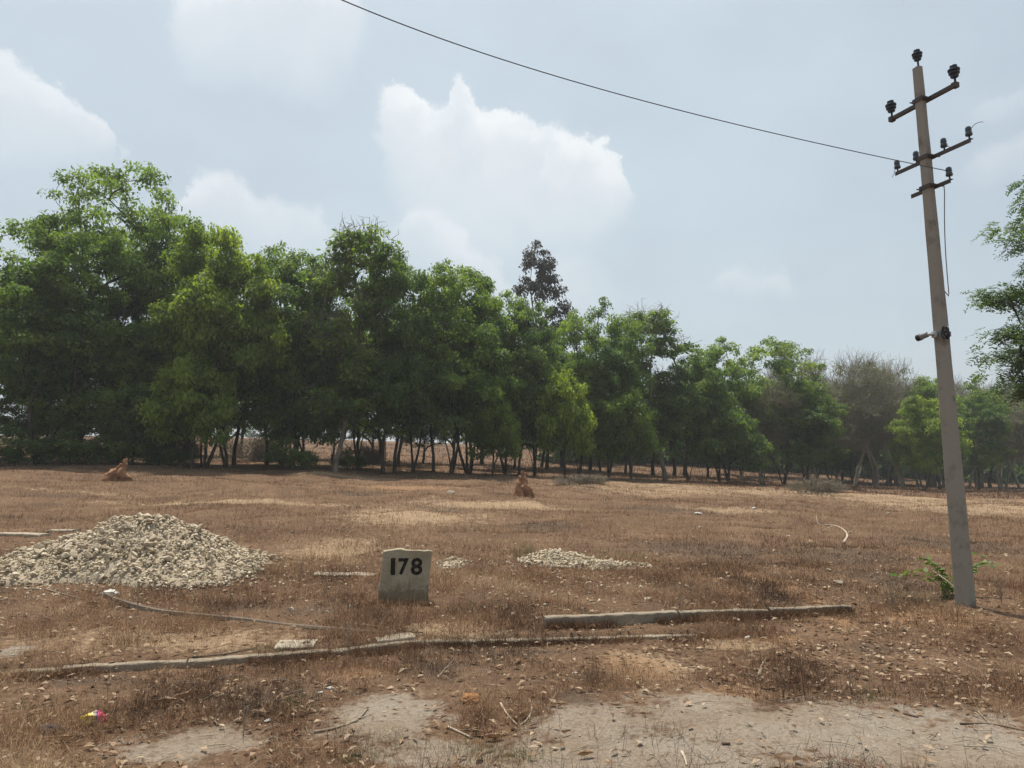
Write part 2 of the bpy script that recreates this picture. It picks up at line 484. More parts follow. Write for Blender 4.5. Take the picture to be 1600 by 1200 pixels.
def plain(name, c, rough=.6, metal=0, var=.25, sc=30):
    m, t = material(name)
    tcn = t.new('ShaderNodeTexCoord')
    n = t.noise(tcn.outputs['Object'], sc, 4, .6)
    lo = tuple(k * (1 - var) for k in c); hi = tuple(min(1, k * (1 + var)) for k in c)
    return finish(m, t, t.mix(n, lo, hi), rough, n, .25, .004, .3, metal)
def paint_mat():
    m, t = material('worn_black_paint')
    tcn = t.new('ShaderNodeTexCoord')
    n = t.noise(tcn.outputs['Object'], 45, 5, .7)
    return finish(m, t, t.mix(t.step(n, .56, .70), (.014, .012, .011), (.16, .135, .10)), .8)
M['paint'] = paint_mat()
M['steel'] = plain('rusty_steel', (.075, .06, .052), .65, .3)
M['porcelain'] = plain('dark_porcelain', (.028, .035, .05), .25, 0, .2)
M['porcelain_grey'] = plain('grey_porcelain', (.055, .065, .075), .3, 0, .2)
M['wire'] = plain('wire', (.05, .05, .055), .6)
M['cable'] = plain('grey_cable', (.16, .16, .17), .6)
M['white_plastic'] = plain('white_plastic', (.42, .42, .41), .45, 0, .08)
M['grey_plastic'] = plain('grey_plastic', (.18, .18, .185), .45, 0, .1)
M['black_plastic'] = plain('black_plastic', (.015, .015, .017), .4)
M['paper'] = plain('white_paper', (.60, .57, .52), .8, 0, .08)
M['drywood'] = plain('dry_wood', (.27, .215, .155), .85, 0, .3, 14)
M['stalk'] = plain('dry_palm_stalk', (.14, .108, .078), .85, 0, .5, 9)
M['palewood'] = plain('pale_dead_wood', (.44, .365, .275), .85, 0, .3, 14)
M['darkwood'] = plain('dark_twig', (.13, .095, .07), .9, 0, .3, 14)
M['dryleaf'] = plain('curled_dry_leaf', (.36, .26, .175), .8, 0, .3, 22)
M['husk'] = plain('dark_husk', (.06, .042, .034), .85, 0, .4, 25)
M['rust_stone'] = plain('rust_brown_clod', (.30, .145, .06), .95, 0, .4, 16)
M['weed'] = leaf_mat('weed_leaf', (.075, .13, .035), (.17, .23, .055), .35)
def wrapper_mat():
    m, t = material('printed_wrapper')
    tcn = t.new('ShaderNodeTexCoord'); s = t.new('ShaderNodeSeparateXYZ'); t.l.new(tcn.outputs['Object'], s.inputs[0])
    x = t.m('ADD', s.outputs[0], t.m('MULTIPLY', t.noise(tcn.outputs['Object'], 30, 3), .05))
    n = t.new('ShaderNodeValToRGB'); t.l.new(t.step(x, -.05, .1), n.inputs[0]); n.color_ramp.interpolation = 'CONSTANT'
    e = n.color_ramp.elements
    while len(e) < 6: e.new(.5)
    for k, (p, c) in zip(e, [(0, (.75, .6, .08)), (.3, (.8, .72, .3)), (.42, (.7, .7, .7)), (.5, (.75, .55, .1)), (.6, (.2, .16, .5)), (.72, (.75, .08, .16))]):
        k.position = p; k.color = c4(c)
    return finish(m, t, n.outputs[0], .35, None, spec=.5)
M['wrapper'] = wrapper_mat()

# ------------------------------------------------------------------ ground sheet
def patch(px, py, rx, ry):
    c = gp(px, py); e = gp(px + rx, py); f = gp(px, py - ry)
    return (c.x, c.y, abs(e.x - c.x), abs(f.y - c.y))
PB = [patch(*a) for a in [(1330, 1145, 330, 48), (1120, 1120, 120, 40), (600, 1120, 95, 38), (930, 1140, 110, 42), (300, 1165, 110, 28), (1000, 1185, 300, 40), (700, 1180, 120, 25), (1500, 1180, 200, 40), (15, 1020, 30, 12)]]
PS = [patch(*a) for a in [(150, 770, 330, 3), (350, 783, 250, 3), (560, 748, 120, 4), (1000, 765, 120, 4), (1500, 790, 130, 6), (1300, 772, 200, 4), (640, 800, 140, 12), (780, 790, 150, 9), (1010, 1040, 90, 26), (250, 1000, 240, 22), (520, 860, 80, 20), (1120, 800, 120, 8), (700, 985, 120, 14), (1160, 1010, 60, 14)]]
PO = [patch(*a) for a in [(980, 1040, 75, 20), (1240, 925, 30, 38), (1150, 1085, 70, 16), (1215, 1000, 50, 14), (560, 1050, 60, 10), (730, 1050, 40, 12), (1450, 965, 120, 14), (620, 765, 150, 6), (930, 975, 60, 12)]]
PD = [patch(*a) for a in [(700, 1050, 90, 20), (930, 1060, 40, 14), (1180, 920, 50, 22), (1060, 915, 60, 18), (420, 1095, 130, 26), (900, 1090, 60, 14), (1370, 1015, 60, 14), (500, 955, 80, 10), (1050, 795, 90, 7), (850, 822, 70, 8), (690, 797, 50, 5), (560, 772, 60, 4), (220, 1110, 90, 20), (350, 950, 100, 10), (150, 1065, 150, 8), (800, 1020, 160, 6), (1390, 905, 60, 24), (80, 775, 110, 3), (1100, 860, 160, 16), (1330, 870, 120, 14), (1500, 850, 120, 20)]]
def fieldmask(P, x, y):
    s = np.zeros(np.shape(x))
    for cx, cy, rx, ry in P:
        s = np.maximum(s, 1 - np.sqrt(((x - cx) / rx) ** 2 + ((y - cy) / ry) ** 2) * .62)
    return np.clip(s, 0, 1)
def axis(lo, hi, a, b, step, g):
    c = list(np.arange(a, b + step / 2, step)); s = step
    x = b
    while x < hi: s *= g; x += s; c.append(x)
    s = step; x = a
    while x > lo: s *= g; x -= s; c.insert(0, x)
    return np.array(c)
def build_ground():
    xs = axis(-2500, 2500, -6.5, 8.0, .075, 1.06); ys = axis(-400, 4000, 3.2, 12.5, .06, 1.045)
    X, Y = np.meshgrid(xs, ys); x = X.ravel(); y = Y.ravel()
    z = H(x, y)
    z = z + (fbm(x * 7, y * 7, 2) - .5) * .02
    nx, ny = len(xs), len(ys)
    i = (np.arange(ny - 1)[:, None] * nx + np.arange(nx - 1)[None, :]).ravel()
    q = np.stack([i, i + 1, i + nx + 1, i + nx], 1)
    me = mesh_np('ground', np.stack([x, y, z], 1), [q], {'bare': fieldmask(PB, x, y), 'straw': fieldmask(PS, x, y), 'orange': fieldmask(PO, x, y), 'dark': fieldmask(PD, x, y)}, True)
    o = obj('ground', me, M['ground']); o['kind'] = 'structure'
    return o
build_ground()

# ------------------------------------------------------------------ trees
def unit(v): return v / (np.linalg.norm(v, axis=-1, keepdims=True) + 1e-9)
def grow(seed, env, ncl, fork, nstem=1, lean=.25, r0=.0180, leader=.6, spread=.25, jitter=.12, basew=1.0):
    """skeleton by joining foliage points to a trunk; returns nodes, parents, radii, cluster centres"""
    g = np.random.default_rng(seed)
    env = np.array(env, float)
    wt = (env[:, 3] * env[:, 4] + env[:, 3] * env[:, 5] + env[:, 4] * env[:, 5]); wt /= wt.sum()
    k = g.choice(len(env), ncl, p=wt)
    d = unit(g.normal(size=(ncl, 3))); rr = (.35 + .65 * np.sqrt(g.random((ncl, 1))))
    C = env[k, :3] + d * rr * env[k, 3:6]
    C[:, 2] = np.maximum(C[:, 2], .5)
    top = env[:, 2].max()
    nodes = []; par = []
    for s in range(nstem):
        a = 2 * math.pi * (s + g.random() * .6) / max(1, nstem)
        b = spread * (0.15 if nstem > 1 else 0)
        p = np.array([math.cos(a) * b, math.sin(a) * b, -.25])
        ln = lean if nstem > 1 else lean * .25
        dirn = unit(np.array([math.cos(a) * ln, math.sin(a) * ln, 1.]))
        pa = -1
        hmax = fork + (top - fork) * leader * (1 if s == 0 else .5 + .4 * g.random())
        while p[2] < hmax:
            nodes.append(p.copy()); par.append(pa); pa = len(nodes) - 1
            dirn = unit(dirn + g.normal(size=3) * jitter + np.array([0, 0, .05]) - (np.array([p[0], p[1], 0]) * .06 if nstem == 1 else 0))
            p = p + dirn * .45
    order = np.argsort(np.linalg.norm(C * np.array([1, 1, .8]) - np.array([0, 0, fork]), axis=1))
    for ci in order:
        c = C[ci]
        N = np.array(nodes)
        dv = c - N; dist = np.linalg.norm(dv, axis=1)
        hor = np.linalg.norm(dv[:, :2], axis=1)
        cost = dist + 1.6 * np.maximum(0, .45 * hor - dv[:, 2]) + 6 * (N[:, 2] < min(fork, c[2] - .3) * .8)
        pi = int(np.argmin(cost)); P = N[pi]; L = dist[pi]
        n = max(1, int(math.ceil(L / .55)))
        ctrl = P + np.array([.38, .38, .62]) * (c - P) + g.normal(size=3) * .06 * L
        pa = pi
        for i in range(1, n + 1):
            t = i / n
            q = (1 - t) ** 2 * P + 2 * t * (1 - t) * ctrl + t * t * c + (g.normal(size=3) * .05 if i < n else 0)
            nodes.append(q); par.append(pa); pa = len(nodes) - 1
    N = np.array(nodes); par = np.array(par)
    cnt = np.zeros(len(N)); ch = np.zeros(len(N), int)
    for i in range(len(N) - 1, -1, -1):
        if ch[i] == 0: cnt[i] += 1
        if par[i] >= 0: cnt[par[i]] += cnt[i]; ch[par[i]] += 1
    rad = r0 * cnt ** .5
    low = N[:, 2] < 1.0
    rad = rad * (1 + low * basew * .35 * (1 - np.clip(N[:, 2], 0, 1)))
    return g, N, par, rad, C
def trunk_mesh(name, N, par, rad, extra=None):
    i = np.nonzero(par >= 0)[0]; p = par[i]
    r1 = rad[i]; r0 = np.minimum(rad[p], r1 * 1.35)
    P0, P1 = N[p], N[i] + (N[i] - N[p]) * .04
    V = []; Q = []; o = 0
    for sel, sides in (((r1 > .05), 8), ((r1 <= .05), 4)):
        v, q = tubes(P0[sel], P1[sel], r0[sel], r1[sel], sides); V.append(v); Q.append(q + o); o += len(v)
    if extra is not None:
        v, q = tubes(*extra, 3); V.append(v); Q.append(q + o)
    return mesh_np(name, np.concatenate(V), [np.concatenate(Q)], None, True)
def leaf_cloud(g, C, n, size, cr, flat, droop=0., up=.8, tint_c=None, hang=.2, aspect=.55):
    nc = len(C)
    crs = cr * g.uniform(.7, 1.25, nc)
    cnt = np.maximum(6, (n * (crs / cr) ** 2).astype(int))
    idx = np.repeat(np.arange(nc), cnt); m = len(idx)
    d = unit(g.normal(size=(m, 3)) + np.array([0, 0, .25]))
    r = g.random((m, 1)) ** .4
    # uneven clump: several lobes
    lob = unit(g.normal(size=(nc, 5, 3)))
    b = np.max(np.einsum('mi,mki->mk', d, lob[idx]), axis=1)
    off = d * r * crs[idx][:, None] * (.55 + .6 * np.clip(b, 0, 1) ** 2)[:, None]
    off[:, 2] *= flat
    off[:, 2] -= droop * (off[:, 0] ** 2 + off[:, 1] ** 2)
    P = C[idx] + off
    nr = unit(d * .5 + np.array([0, 0, up]) + g.normal(size=(m, 3)) * .55)
    ax = unit(np.cross(nr, unit(g.normal(size=(m, 3)))) + np.array([0, 0, -hang]))
    sd_ = unit(np.cross(nr, ax))
    s = size * g.uniform(.45, 1.5, (m, 1))
    V = np.stack([P, P + ax * s * .45 + sd_ * s * aspect * .5, P + ax * s, P + ax * s * .5 - sd_ * s * aspect * .5], 1).reshape(-1, 3)
    Q = np.arange(m * 4).reshape(-1, 4)
    tc_ = g.random(nc) if tint_c is None else tint_c
    T = np.clip(.7 * tc_[idx] ** 1.3 + .3 * g.random(m), 0, 1)
    return V, Q, T
PROTO = {}
def proto(key, seed, env, ncl, fork, nleaf, size, cr, flat, leafm, barkm, tw=0, twl=.9, droop=0, hang=.2, tsplit=None, **kw):
    g, N, par, rad, C = grow(seed, env, ncl, fork, **kw)
    extra = None
    if tw:
        idx = np.repeat(np.arange(len(C)), tw); m = len(idx)
        dr = unit(g.normal(size=(m, 3)) + unit(C[idx] - np.array([0, 0, C[:, 2].mean() * .55])) * 1.2 + np.array([0, 0, .45]))
        st = C[idx] + g.normal(size=(m, 3)) * .22
        mid = st + dr * g.uniform(.3, 1, (m, 1)) * twl
        d2 = unit(dr + g.normal(size=(m, 3)) * .6); e2 = mid + d2 * g.uniform(.3, .8, (m, 1)) * twl * .7
        extra = (np.concatenate([st, mid]), np.concatenate([mid, e2]), np.concatenate([np.full(m, .018), np.full(m, .013)]), np.concatenate([np.full(m, .013), np.full(m, .007)]))
    tm = trunk_mesh('trunk', N, par, rad, extra)
    sel = C if tsplit is None else C[g.random(len(C)) < tsplit]
    V, Q, T = leaf_cloud(g, sel, nleaf, size, cr, flat, droop, hang=hang)
    cm = mesh_np('crown', V, [Q], {'tint': T})
    tm.materials.append(M[barkm]); cm.materials.append(M[leafm])
    allz = max(V[:, 2].max(), N[:, 2].max())
    ref = V if len(V) > 2000 and tsplit is None else C
    x0, x1 = np.percentile(ref[:, 0], 1), np.percentile(ref[:, 0], 99)
    PROTO[key] = dict(trunk=tm, crown=cm, h=np.percentile(V[:, 2], 99.7) if tsplit is None else allz, x0=x0, x1=x1)
proto('layered', 3, [(0, 0, 13.2, 4.0, 3.8, 2.2), (-3.0, 0, 11.4, 2.6, 2.6, 1.3), (3.0, .5, 11.4, 2.6, 2.6, 1.3), (-4.0, 0, 9.0, 2.6, 2.7, 1.1), (4.0, 0, 8.8, 2.6, 2.7, 1.1), (0, -2.8, 10.0, 2.9, 2.0, 1.1), (0, 2.6, 10.6, 2.7, 2.3, .9), (-3.9, -1, 6.2, 2.7, 2.6, 1.0), (3.7, -1, 5.8, 2.7, 2.6, 1.0), (-.6, -3, 5.2, 2.6, 1.8, .9), (-3.2, -1.5, 3.4, 2.7, 2, 1.0), (2.7, 1, 3.2, 2.6, 2, 1.0), (0, -2, 2.6, 2.6, 1.6, .9)], 380, 2.0, 145, .195, .90, .45, 'leaf', 'bark', nstem=4, lean=.32, leader=.72)
proto('round', 5, [(0, 0, 9.0, 3.6, 3.6, 3.8), (-2.2, -.5, 5.6, 2.4, 2.4, 2.6), (2.3, .4, 5.2, 2.4, 2.4, 2.6), (.3, -2.2, 4.2, 2.6, 2, 2.2), (1, 2, 7.5, 2.5, 2, 2.5)], 165, 1.6, 215, .205, .92, .55, 'leaf', 'bark', nstem=3, lean=.2)
proto('lumpy', 8, [(-1.4, 0, 10.2, 2.2, 2.4, 2.0), (1.9, .4, 9.0, 2.2, 2.4, 2.0), (-2.6, -.6, 6.8, 2.2, 2.2, 2.0), (2.6, -.4, 5.0, 2.3, 2.2, 2.2), (0, -2.4, 6.8, 2.4, 1.8, 2.2), (-.6, -1.6, 3.4, 2.8, 2, 1.5), (0, 2, 7.6, 2.4, 2, 2.4)], 170, 1.5, 215, .205, .90, .5, 'leaf', 'bark', nstem=2, lean=.28)
proto('dense', 13, [(0, 0, 8.4, 3.9, 3.6, 3.0), (-1.2, -1, 10.4, 2.2, 2.2, 1.6), (-2.6, -.8, 4.4, 2.3, 2, 2.4), (2.5, -.8, 4.6, 2.3, 2, 2.4), (0, -2.2, 3.6, 2.4, 1.8, 2.0)], 185, 1.3, 205, .205, .92, .58, 'leaf_dark', 'bark', nstem=2, lean=.32)
proto('slender', 21, [(.2, 0, 12.6, 1.9, 1.9, 1.1), (-1.2, 0, 10.6, 1.5, 1.6, .9), (1.3, .3, 9.4, 1.5, 1.5, 1.0), (-.9, -.5, 7.6, 1.4, 1.4, 1.0), (1.0, 0, 6.0, 1.4, 1.4, 1.0), (0, -.6, 4.2, 1.5, 1.3, .9)], 110, 3.2, 120, .23, .8, .5, 'leaf', 'bark_pale', tw=6, nstem=1, leader=.92, jitter=.06)
proto('bushy', 34, [(0, 0, 4.4, 2.2, 2.2, 2.2), (-1.4, -.6, 2.8, 1.4, 1.4, 1.3), (1.4, -.4, 2.7, 1.4, 1.4, 1.3)], 110, 1.1, 150, .21, .75, .7, 'leaf_bright', 'bark', droop=.25, hang=.7, nstem=2, lean=.25)
proto('feathery', 44, [(-1.0, 0, 9.6, 2.2, 2.2, 1.5), (1.5, .3, 8.4, 2.2, 2.2, 1.7), (-2.3, -.4, 6.8, 1.9, 1.9, 1.7), (2.5, -.5, 5.8, 1.9, 1.9, 1.7), (0, -2, 6.4, 2.2, 1.6, 1.7), (-.8, -1.5, 3.6, 2.3, 1.6, 1.2)], 150, 2.0, 220, .20, .86, .58, 'leaf_bright', 'bark', droop=.22, hang=.6, nstem=4, lean=.22)
proto('bare', 55, [(0, 0, 8.6, 3.4, 3.4, 1.8), (-1.8, 0, 6.6, 2.2, 2.4, 1.8), (1.9, 0, 6.3, 2.2, 2.4, 1.8), (0, -1.6, 5.0, 2.2, 1.5, 1.4)], 190, 2.2, 60, .15, .8, .6, 'leaf_dry', 'twig', tw=11, twl=1.2, tsplit=.75, nstem=3, lean=.28)
proto('bare_grey', 66, [(0, 0, 9.4, 3.0, 3.0, 1.4), (-2, 0, 7.4, 2.0, 2.2, 1.6), (2, 0, 7.2, 2.0, 2.2, 1.6), (0, -1.4, 5.4, 2.0, 1.4, 1.4)], 180, 2.4, 70, .16, .8, .5, 'leaf_dry', 'twig_grey', tw=11, twl=1.15, tsplit=.8, nstem=2, lean=.3)
proto('gum', 77, [(0, 0, 16.6, 1.1, 1.1, 1.5), (.7, 0, 14.4, 1.2, 1.2, .9), (-1.1, 0, 14.6, 1.0, 1.0, .8), (1.6, 0, 12.4, 1.0, 1.0, .8), (2.2, .2, 10.8, 1.4, 1.4, 1.2), (.6, 0, 10, 1.6, 1.6, 1.4), (-.8, 0, 8, 1.4, 1.4, 1.2)], 85, 6, 150, .22, .7, .8, 'leaf_grey', 'bark', droop=.2, hang=.9, nstem=1, leader=.95, jitter=.05)
proto('slim', 88, [(0, 0, 7.6, 1.7, 1.7, 1.6), (-.6, 0, 5.4, 1.6, 1.6, 1.2), (.7, 0, 5.0, 1.5, 1.5, 1.2)], 75, 2.6, 130, .23, .85, .6, 'leaf_dark', 'bark', nstem=1, leader=.7, jitter=.09)
proto('shrub', 99, [(0, 0, 1.3, 1.3, 1.0, .9), (.8, 0, .8, .9, .8, .6), (-.8, 0, .7, .9, .8, .5)], 60, .3, 90, .13, .42, .8, 'leaf_dark', 'bark', nstem=5, lean=.5, r0=.008)
proto('dead_shrub', 111, [(0, 0, 1.0, 1.4, 1.0, .7), (.9, 0, .6, .9, .8, .4)], 60, .2, 6, .07, .35, .8, 'leaf_dry', 'twig', tw=16, twl=.6, tsplit=.4, nstem=6, lean=.7, r0=.007)

def plant_tree(key, px, Y, top, l, r, label, name='broadleaf_tree', cat='tree', group='trees along the far edge of the field', leafm=None, rz=0., flip=False, sy=None):
    p = PROTO[key]
    b = stand(px, Y)
    zt = at_depth(px, top, Y).z
    sz_ = (zt - b.z) / p['h']
    wl = at_depth(l, 600, Y).x; wr = at_depth(r, 600, Y).x
    sx_ = (wr - wl) / (p['x1'] - p['x0'])
    f = -1 if flip else 1
    o = thing(name, label, cat, b, (0, 0, 0), group)
    cx = (wl + wr) / 2 - b.x
    pc = (p['x0'] + p['x1']) / 2 * sx_ * f
    sh = (cx - pc) / (zt - b.z) * 1.25        # lean the tree towards where its crown is
    sh = max(-.09, min(.09, sh))
    for pn in ('trunk', 'crown'):
        me = p[pn]
        c = obj(pn, me, None, o)
        c.scale = (sx_, sy or (sx_ + sz_) / 2, sz_)
        c.rotation_euler = (0, math.atan(sh), rz + (math.pi if flip else 0))
        if pn == 'crown' and leafm:
            c.material_slots[0].link = 'OBJECT'; c.material_slots[0].material = M[leafm]
    return o

TREES = [
 # key, px, depth, top, left, right, label, leaf material, flip
 ('round', 120, 46, 335, 40, 220, 'leafy tree behind the left half of the tallest broad tree', None, True),
 ('lumpy', 245, 46, 345, 160, 335, 'leafy tree behind the right half of the tallest broad tree', None, False),
 ('round', 440, 47, 388, 370, 520, 'leafy tree behind the shady tree with close stems', None, False),
 ('round', -40, 42, 340, -170, 90, 'rounded green tree cut off by the left edge of the picture', None, False),
 ('layered', 180, 41, 268, 35, 315, 'tallest broad tree on the left with layered tiers of foliage and fan of branches', None, False),
 ('lumpy', 60, 38, 385, -60, 175, 'dark leafy tree in front of the left foot of the tallest tree', None, True),
 ('dense', 235, 39.5, 520, 150, 320, 'low dark tree tucked under the right side of the tallest broad tree', None, False),
 ('feathery', 318, 39, 362, 262, 440, 'light green tree with several thick stems right of the tallest tree', None, False),
 ('round', 352, 40, 372, 330, 492, 'sunny green tree with a thick dark trunk and rounded top', 'leaf_bright', True),
 ('slim', 366, 44, 480, 320, 420, 'slim leaning tree just right of the thick dark trunk', None, False),
 ('slim', 416, 45, 470, 380, 470, 'slim tree standing alone before the sunlit brown gap', None, True),
 ('bushy', 300, 37.6, 560, 250, 370, 'low leafy tree with drooping yellowish tips by the many stemmed tree', None, False),
 ('dense', 20, 40, 560, -60, 110, 'low dark tree filling the shade at the left edge', None, True),
 ('dense', 120, 40.5, 570, 40, 210, 'low dark tree filling the shade under the tallest broad tree', None, False),
 ('bushy', 205, 38, 600, 150, 265, 'low dark green bushy tree behind the leaning termite mound', 'leaf_dark', True),
 ('bushy', 475, 42, 580, 420, 530, 'low dark leafy tree between the shady tree and slender tree', 'leaf_dark', False),
 ('dense', 455, 41, 398, 385, 555, 'shady tree with several close stems left of the pale slender tree', None, True),
 ('slender', 522, 40, 362, 488, 612, 'tall slender tree with pale thin trunk and open crown', None, False),
 ('dense', 600, 42, 398, 545, 690, 'dark round crowned tree with forked base beside the slender tree', 'leaf', False),
 ('round', 560, 45, 410, 500, 640, 'green tree filling the dip behind the slender and forked trees', None, True),
 ('slim', 617, 43, 500, 575, 665, 'straight trunk tree touching the forked dark tree', None, False),
 ('lumpy', 645, 45, 430, 590, 720, 'tree with a short curved trunk left of the wide forked tree', 'leaf_dark', False),
 ('round', 706, 43.5, 415, 620, 800, 'wide dark tree with a broad forked trunk in the middle', None, False),
 ('slim', 676, 46, 520, 640, 720, 'thin leaning tree behind the wide forked trunk', None, True),
 ('feathery', 733, 47, 428, 690, 850, 'light green feathery topped tree near the middle of the row', None, True),
 ('bushy', 768, 43, 628, 722, 800, 'small bright yellow green tree hanging low left of the termite mound', None, True),
 ('lumpy', 790, 47, 455, 740, 880, 'leafy tree with slightly leaning trunk above the termite mound', None, True),
 ('slim', 812, 46, 540, 780, 850, 'straight thin tree just left of the red termite mound', None, False),
 ('gum', 846, 66, 381, 805, 905, 'tall sparse purplish grey tree rising above the others', None, False),
 ('dense', 835, 48, 470, 790, 910, 'dark tree with two trunks directly behind the termite mound', None, True),
 ('bushy', 884, 46, 582, 840, 922, 'drooping bright tree low in the row right of the termite mound', None, False),
 ('round', 905, 51, 490, 850, 965, 'medium green tree right of the purplish grey tree', None, False),
 ('lumpy', 950, 52, 476, 890, 1020, 'tree with two peaked crown and straight trunk right of centre', None, False),
 ('bushy', 985, 49, 610, 945, 1035, 'low leafy tree with drooping skirt under the two peaked crown', 'leaf', True),
 ('slender', 1040, 56, 484, 1000, 1106, 'tree whose narrow crown juts up on the right half', None, True),
 ('round', 1075, 56, 560, 1010, 1120, 'green tree below the narrow jutting crown', 'leaf_dark', True),
 ('lumpy', 1125, 59, 528, 1065, 1190, 'green tree with uneven top left of the leafless brown tree', None, True),
 ('bushy', 1140, 56, 640, 1090, 1190, 'low bushy tree at the foot of the uneven topped tree', 'leaf_dark', False),
 ('round', 1225, 63, 532, 1140, 1300, 'bright green dome topped tree beside the leafless brown tree', 'leaf_bright', False),
 ('bare', 1192, 61, 600, 1150, 1250, 'leafless brown tree with tangled twigs and stout trunk', None, False),
 ('bare', 1262, 68, 552, 1220, 1310, 'brown twiggy crown poking out right of the bright dome', None, True),
 ('lumpy', 1255, 61, 600, 1200, 1320, 'dark green low tree under the brown twiggy crown', 'leaf_dark', False),
 ('bare_grey', 1335, 72, 564, 1280, 1400, 'pale grey half leafless tree with a light trunk', None, False),
 ('bare', 1368, 70, 612, 1320, 1425, 'brown leafless tree with fanning stems left of the concrete pole', None, True),
 ('bare_grey', 1412, 76, 572, 1365, 1470, 'pale grey half leafless tree behind the fanning brown tree', None, True),
 ('feathery', 1445, 66, 622, 1400, 1500, 'yellow green tree touching the left side of the concrete pole', None, False),
 ('dense', 1470, 74, 590, 1420, 1530, 'green tree directly behind the concrete pole', 'leaf', True),
 ('lumpy', 1528, 76, 596, 1490, 1580, 'green tree between the concrete pole and the right edge', None, False),
 ('bare', 1565, 80, 636, 1520, 1620, 'leafless brown tree right of the pole with a pale trunk', None, False),
 ('bare_grey', 1615, 78, 622, 1560, 1680, 'grey twiggy tree cut off by the right edge of the picture', None, False),
]
for t in TREES:
    plant_tree(*t[:7], leafm=t[7], flip=t[8])
# slim trees of a second row behind, told apart by nothing
g4 = np.random.default_rng(15)
for i in range(9):  # extra trees added at left to shade the far ground and fill the canopy
    px = 200 + i * 44 + g4.uniform(-12, 12); k = ['slim', 'dense'][i % 2]
    plant_tree(k, px, 53 + g4.uniform(0, 8), 520 + g4.uniform(-30, 30), px - 45, px + 45, 'second row tree added at left to shade the ground behind', group='second row trees behind the front row', flip=bool(i % 2))
g2 = np.random.default_rng(5)
for i in range(34):
    px = 560 + (i + g2.random()) / 34 * 1050
    Y = np.interp(px, [500, 800, 1000, 1200, 1600], [54, 58, 64, 76, 92]) + g2.uniform(-2, 9)
    top = np.interp(px, [500, 800, 1000, 1200, 1300, 1600], [520, 540, 560, 590, 615, 640]) + g2.uniform(-15, 40)
    k = ['slim', 'slim', 'dense', 'round', 'bare'][int(g2.integers(0, 5 if px > 1150 else 4))]
    plant_tree(k, px, Y, top, px - 45, px + 45, 'second row tree added at left to shade the ground behind', group='second row trees behind the front row', flip=bool(i % 2), leafm='leaf_dark' if k in ('round', 'slim') else None)
for i in range(13):
    px = 1275 + i * 29 + g2.uniform(-8, 8)
    plant_tree('bare_grey' if i % 3 else 'bare', px, 84 + g2.uniform(0, 12), 600 + g2.uniform(-12, 22), px - 42, px + 42, 'hazy pale grey thinly leaved tree of the back row at right', group='pale back row trees at the right', flip=bool(i % 2))
SHR = [('shrub', 30, 37, 668, -30, 95, 'dark green shrub at the far left edge under the trees'), ('shrub', 110, 37.5, 672, 60, 160, 'dark green shrub left of the leaning termite mound'), ('shrub', 185, 38, 676, 130, 240, 'dark green shrub behind the leaning termite mound'),
       ('shrub', 268, 38.6, 690, 230, 310, 'small dark shrub at the foot of the many stemmed tree'), ('shrub', 452, 39, 684, 420, 500, 'dark shrub between the two thick trunks left of the slender tree'), ('shrub', 545, 43, 703, 520, 575, 'small dark shrub right of the pale slender trunk')]
for k, px, Y, top, l, r, lab in SHR:
    plant_tree(k, px, Y, top, l, r, lab, 'shrub', 'shrub', 'shrubs under the trees')
for k, px, Y, top, l, r, lab in [('dead_shrub', 250, 43, 682, 215, 300, 'tangled dry brushwood in the gap under the tallest tree'), ('dead_shrub', 390, 52, 690, 350, 430, 'dry brushwood in the sunlit gap between slim trunks'), ('dead_shrub', 560, 46, 700, 535, 590, 'dry brushwood beside the forked dark trunk'), ('dead_shrub', 900, 36, 745, 870, 930, 'low dry weeds right of the red termite mound'), ('dead_shrub', 1270, 40, 752, 1235, 1300, 'low dry weeds in the open field before the grey trees')]:
    plant_tree(k, px, Y, top, l, r, lab, 'dry_shrub', 'shrub', 'dry shrubs')

# far wood: one mass of foliage behind the rows
def far_wood():
    g = np.random.default_rng(31); Vs = []; Ts = []
    src = {k: PROTO[k]['crown'] for k in ('round', 'lumpy', 'dense')}
    data = {}
    for k, me in src.items():
        n = len(me.vertices); co = np.empty(n * 3, np.float32); me.vertices.foreach_get('co', co)
        tt = np.empty(len(me.polygons), np.float32); me.attributes['tint'].data.foreach_get('value', tt)
        co = co.reshape(-1, 4, 3)[::7]; tt = tt[::7]
        c = co.mean(1, keepdims=True); data[k] = (c + (co - c) * 2.3, tt)
    spots = []
    for i in range(46):
        px = 880 + i / 45 * 900 + g.uniform(-10, 10)
        spots.append((px, np.interp(px, [850, 1200, 1750], [84, 108, 120]) + g.uniform(-6, 14), 9.0)); spots.append((px + 10, np.interp(px, [850, 1200, 1750], [84, 108, 120]) + g.uniform(14, 24), 9.0))
    for i in range(16):
        px = -150 + i / 15 * 1000 + g.uniform(-20, 20)
        spots.append((px, 150 + g.uniform(-8, 20), 5.5))
    for px, Y, h in spots:
        b = stand(px, Y); k = ['round', 'lumpy', 'dense'][g.integers(0, 3)]; co, tt = data[k]
        a = g.uniform(0, 6.28); s = h / PROTO[k]['h'] * g.uniform(.8, 1.2)
        m = np.array([[math.cos(a), -math.sin(a), 0], [math.sin(a), math.cos(a), 0], [0, 0, 1]]) * s
        v = co.reshape(-1, 3) @ m.T * np.array([1.3, 1.3, 1]) - np.array([0, 0, 2.6 * s])
        Vs.append(v + np.array(b)); Ts.append(tt)
    V = np.concatenate(Vs); T = np.concatenate(Ts)
    o = obj('far_wood', mesh_np('far_wood', V, [np.arange(len(V)).reshape(-1, 4)], {'tint': T}), M['leaf_dark'])
    o['kind'] = 'stuff'; tag(o, 'distant mass of dark green wood behind the rows of trees', 'wood')
far_wood()

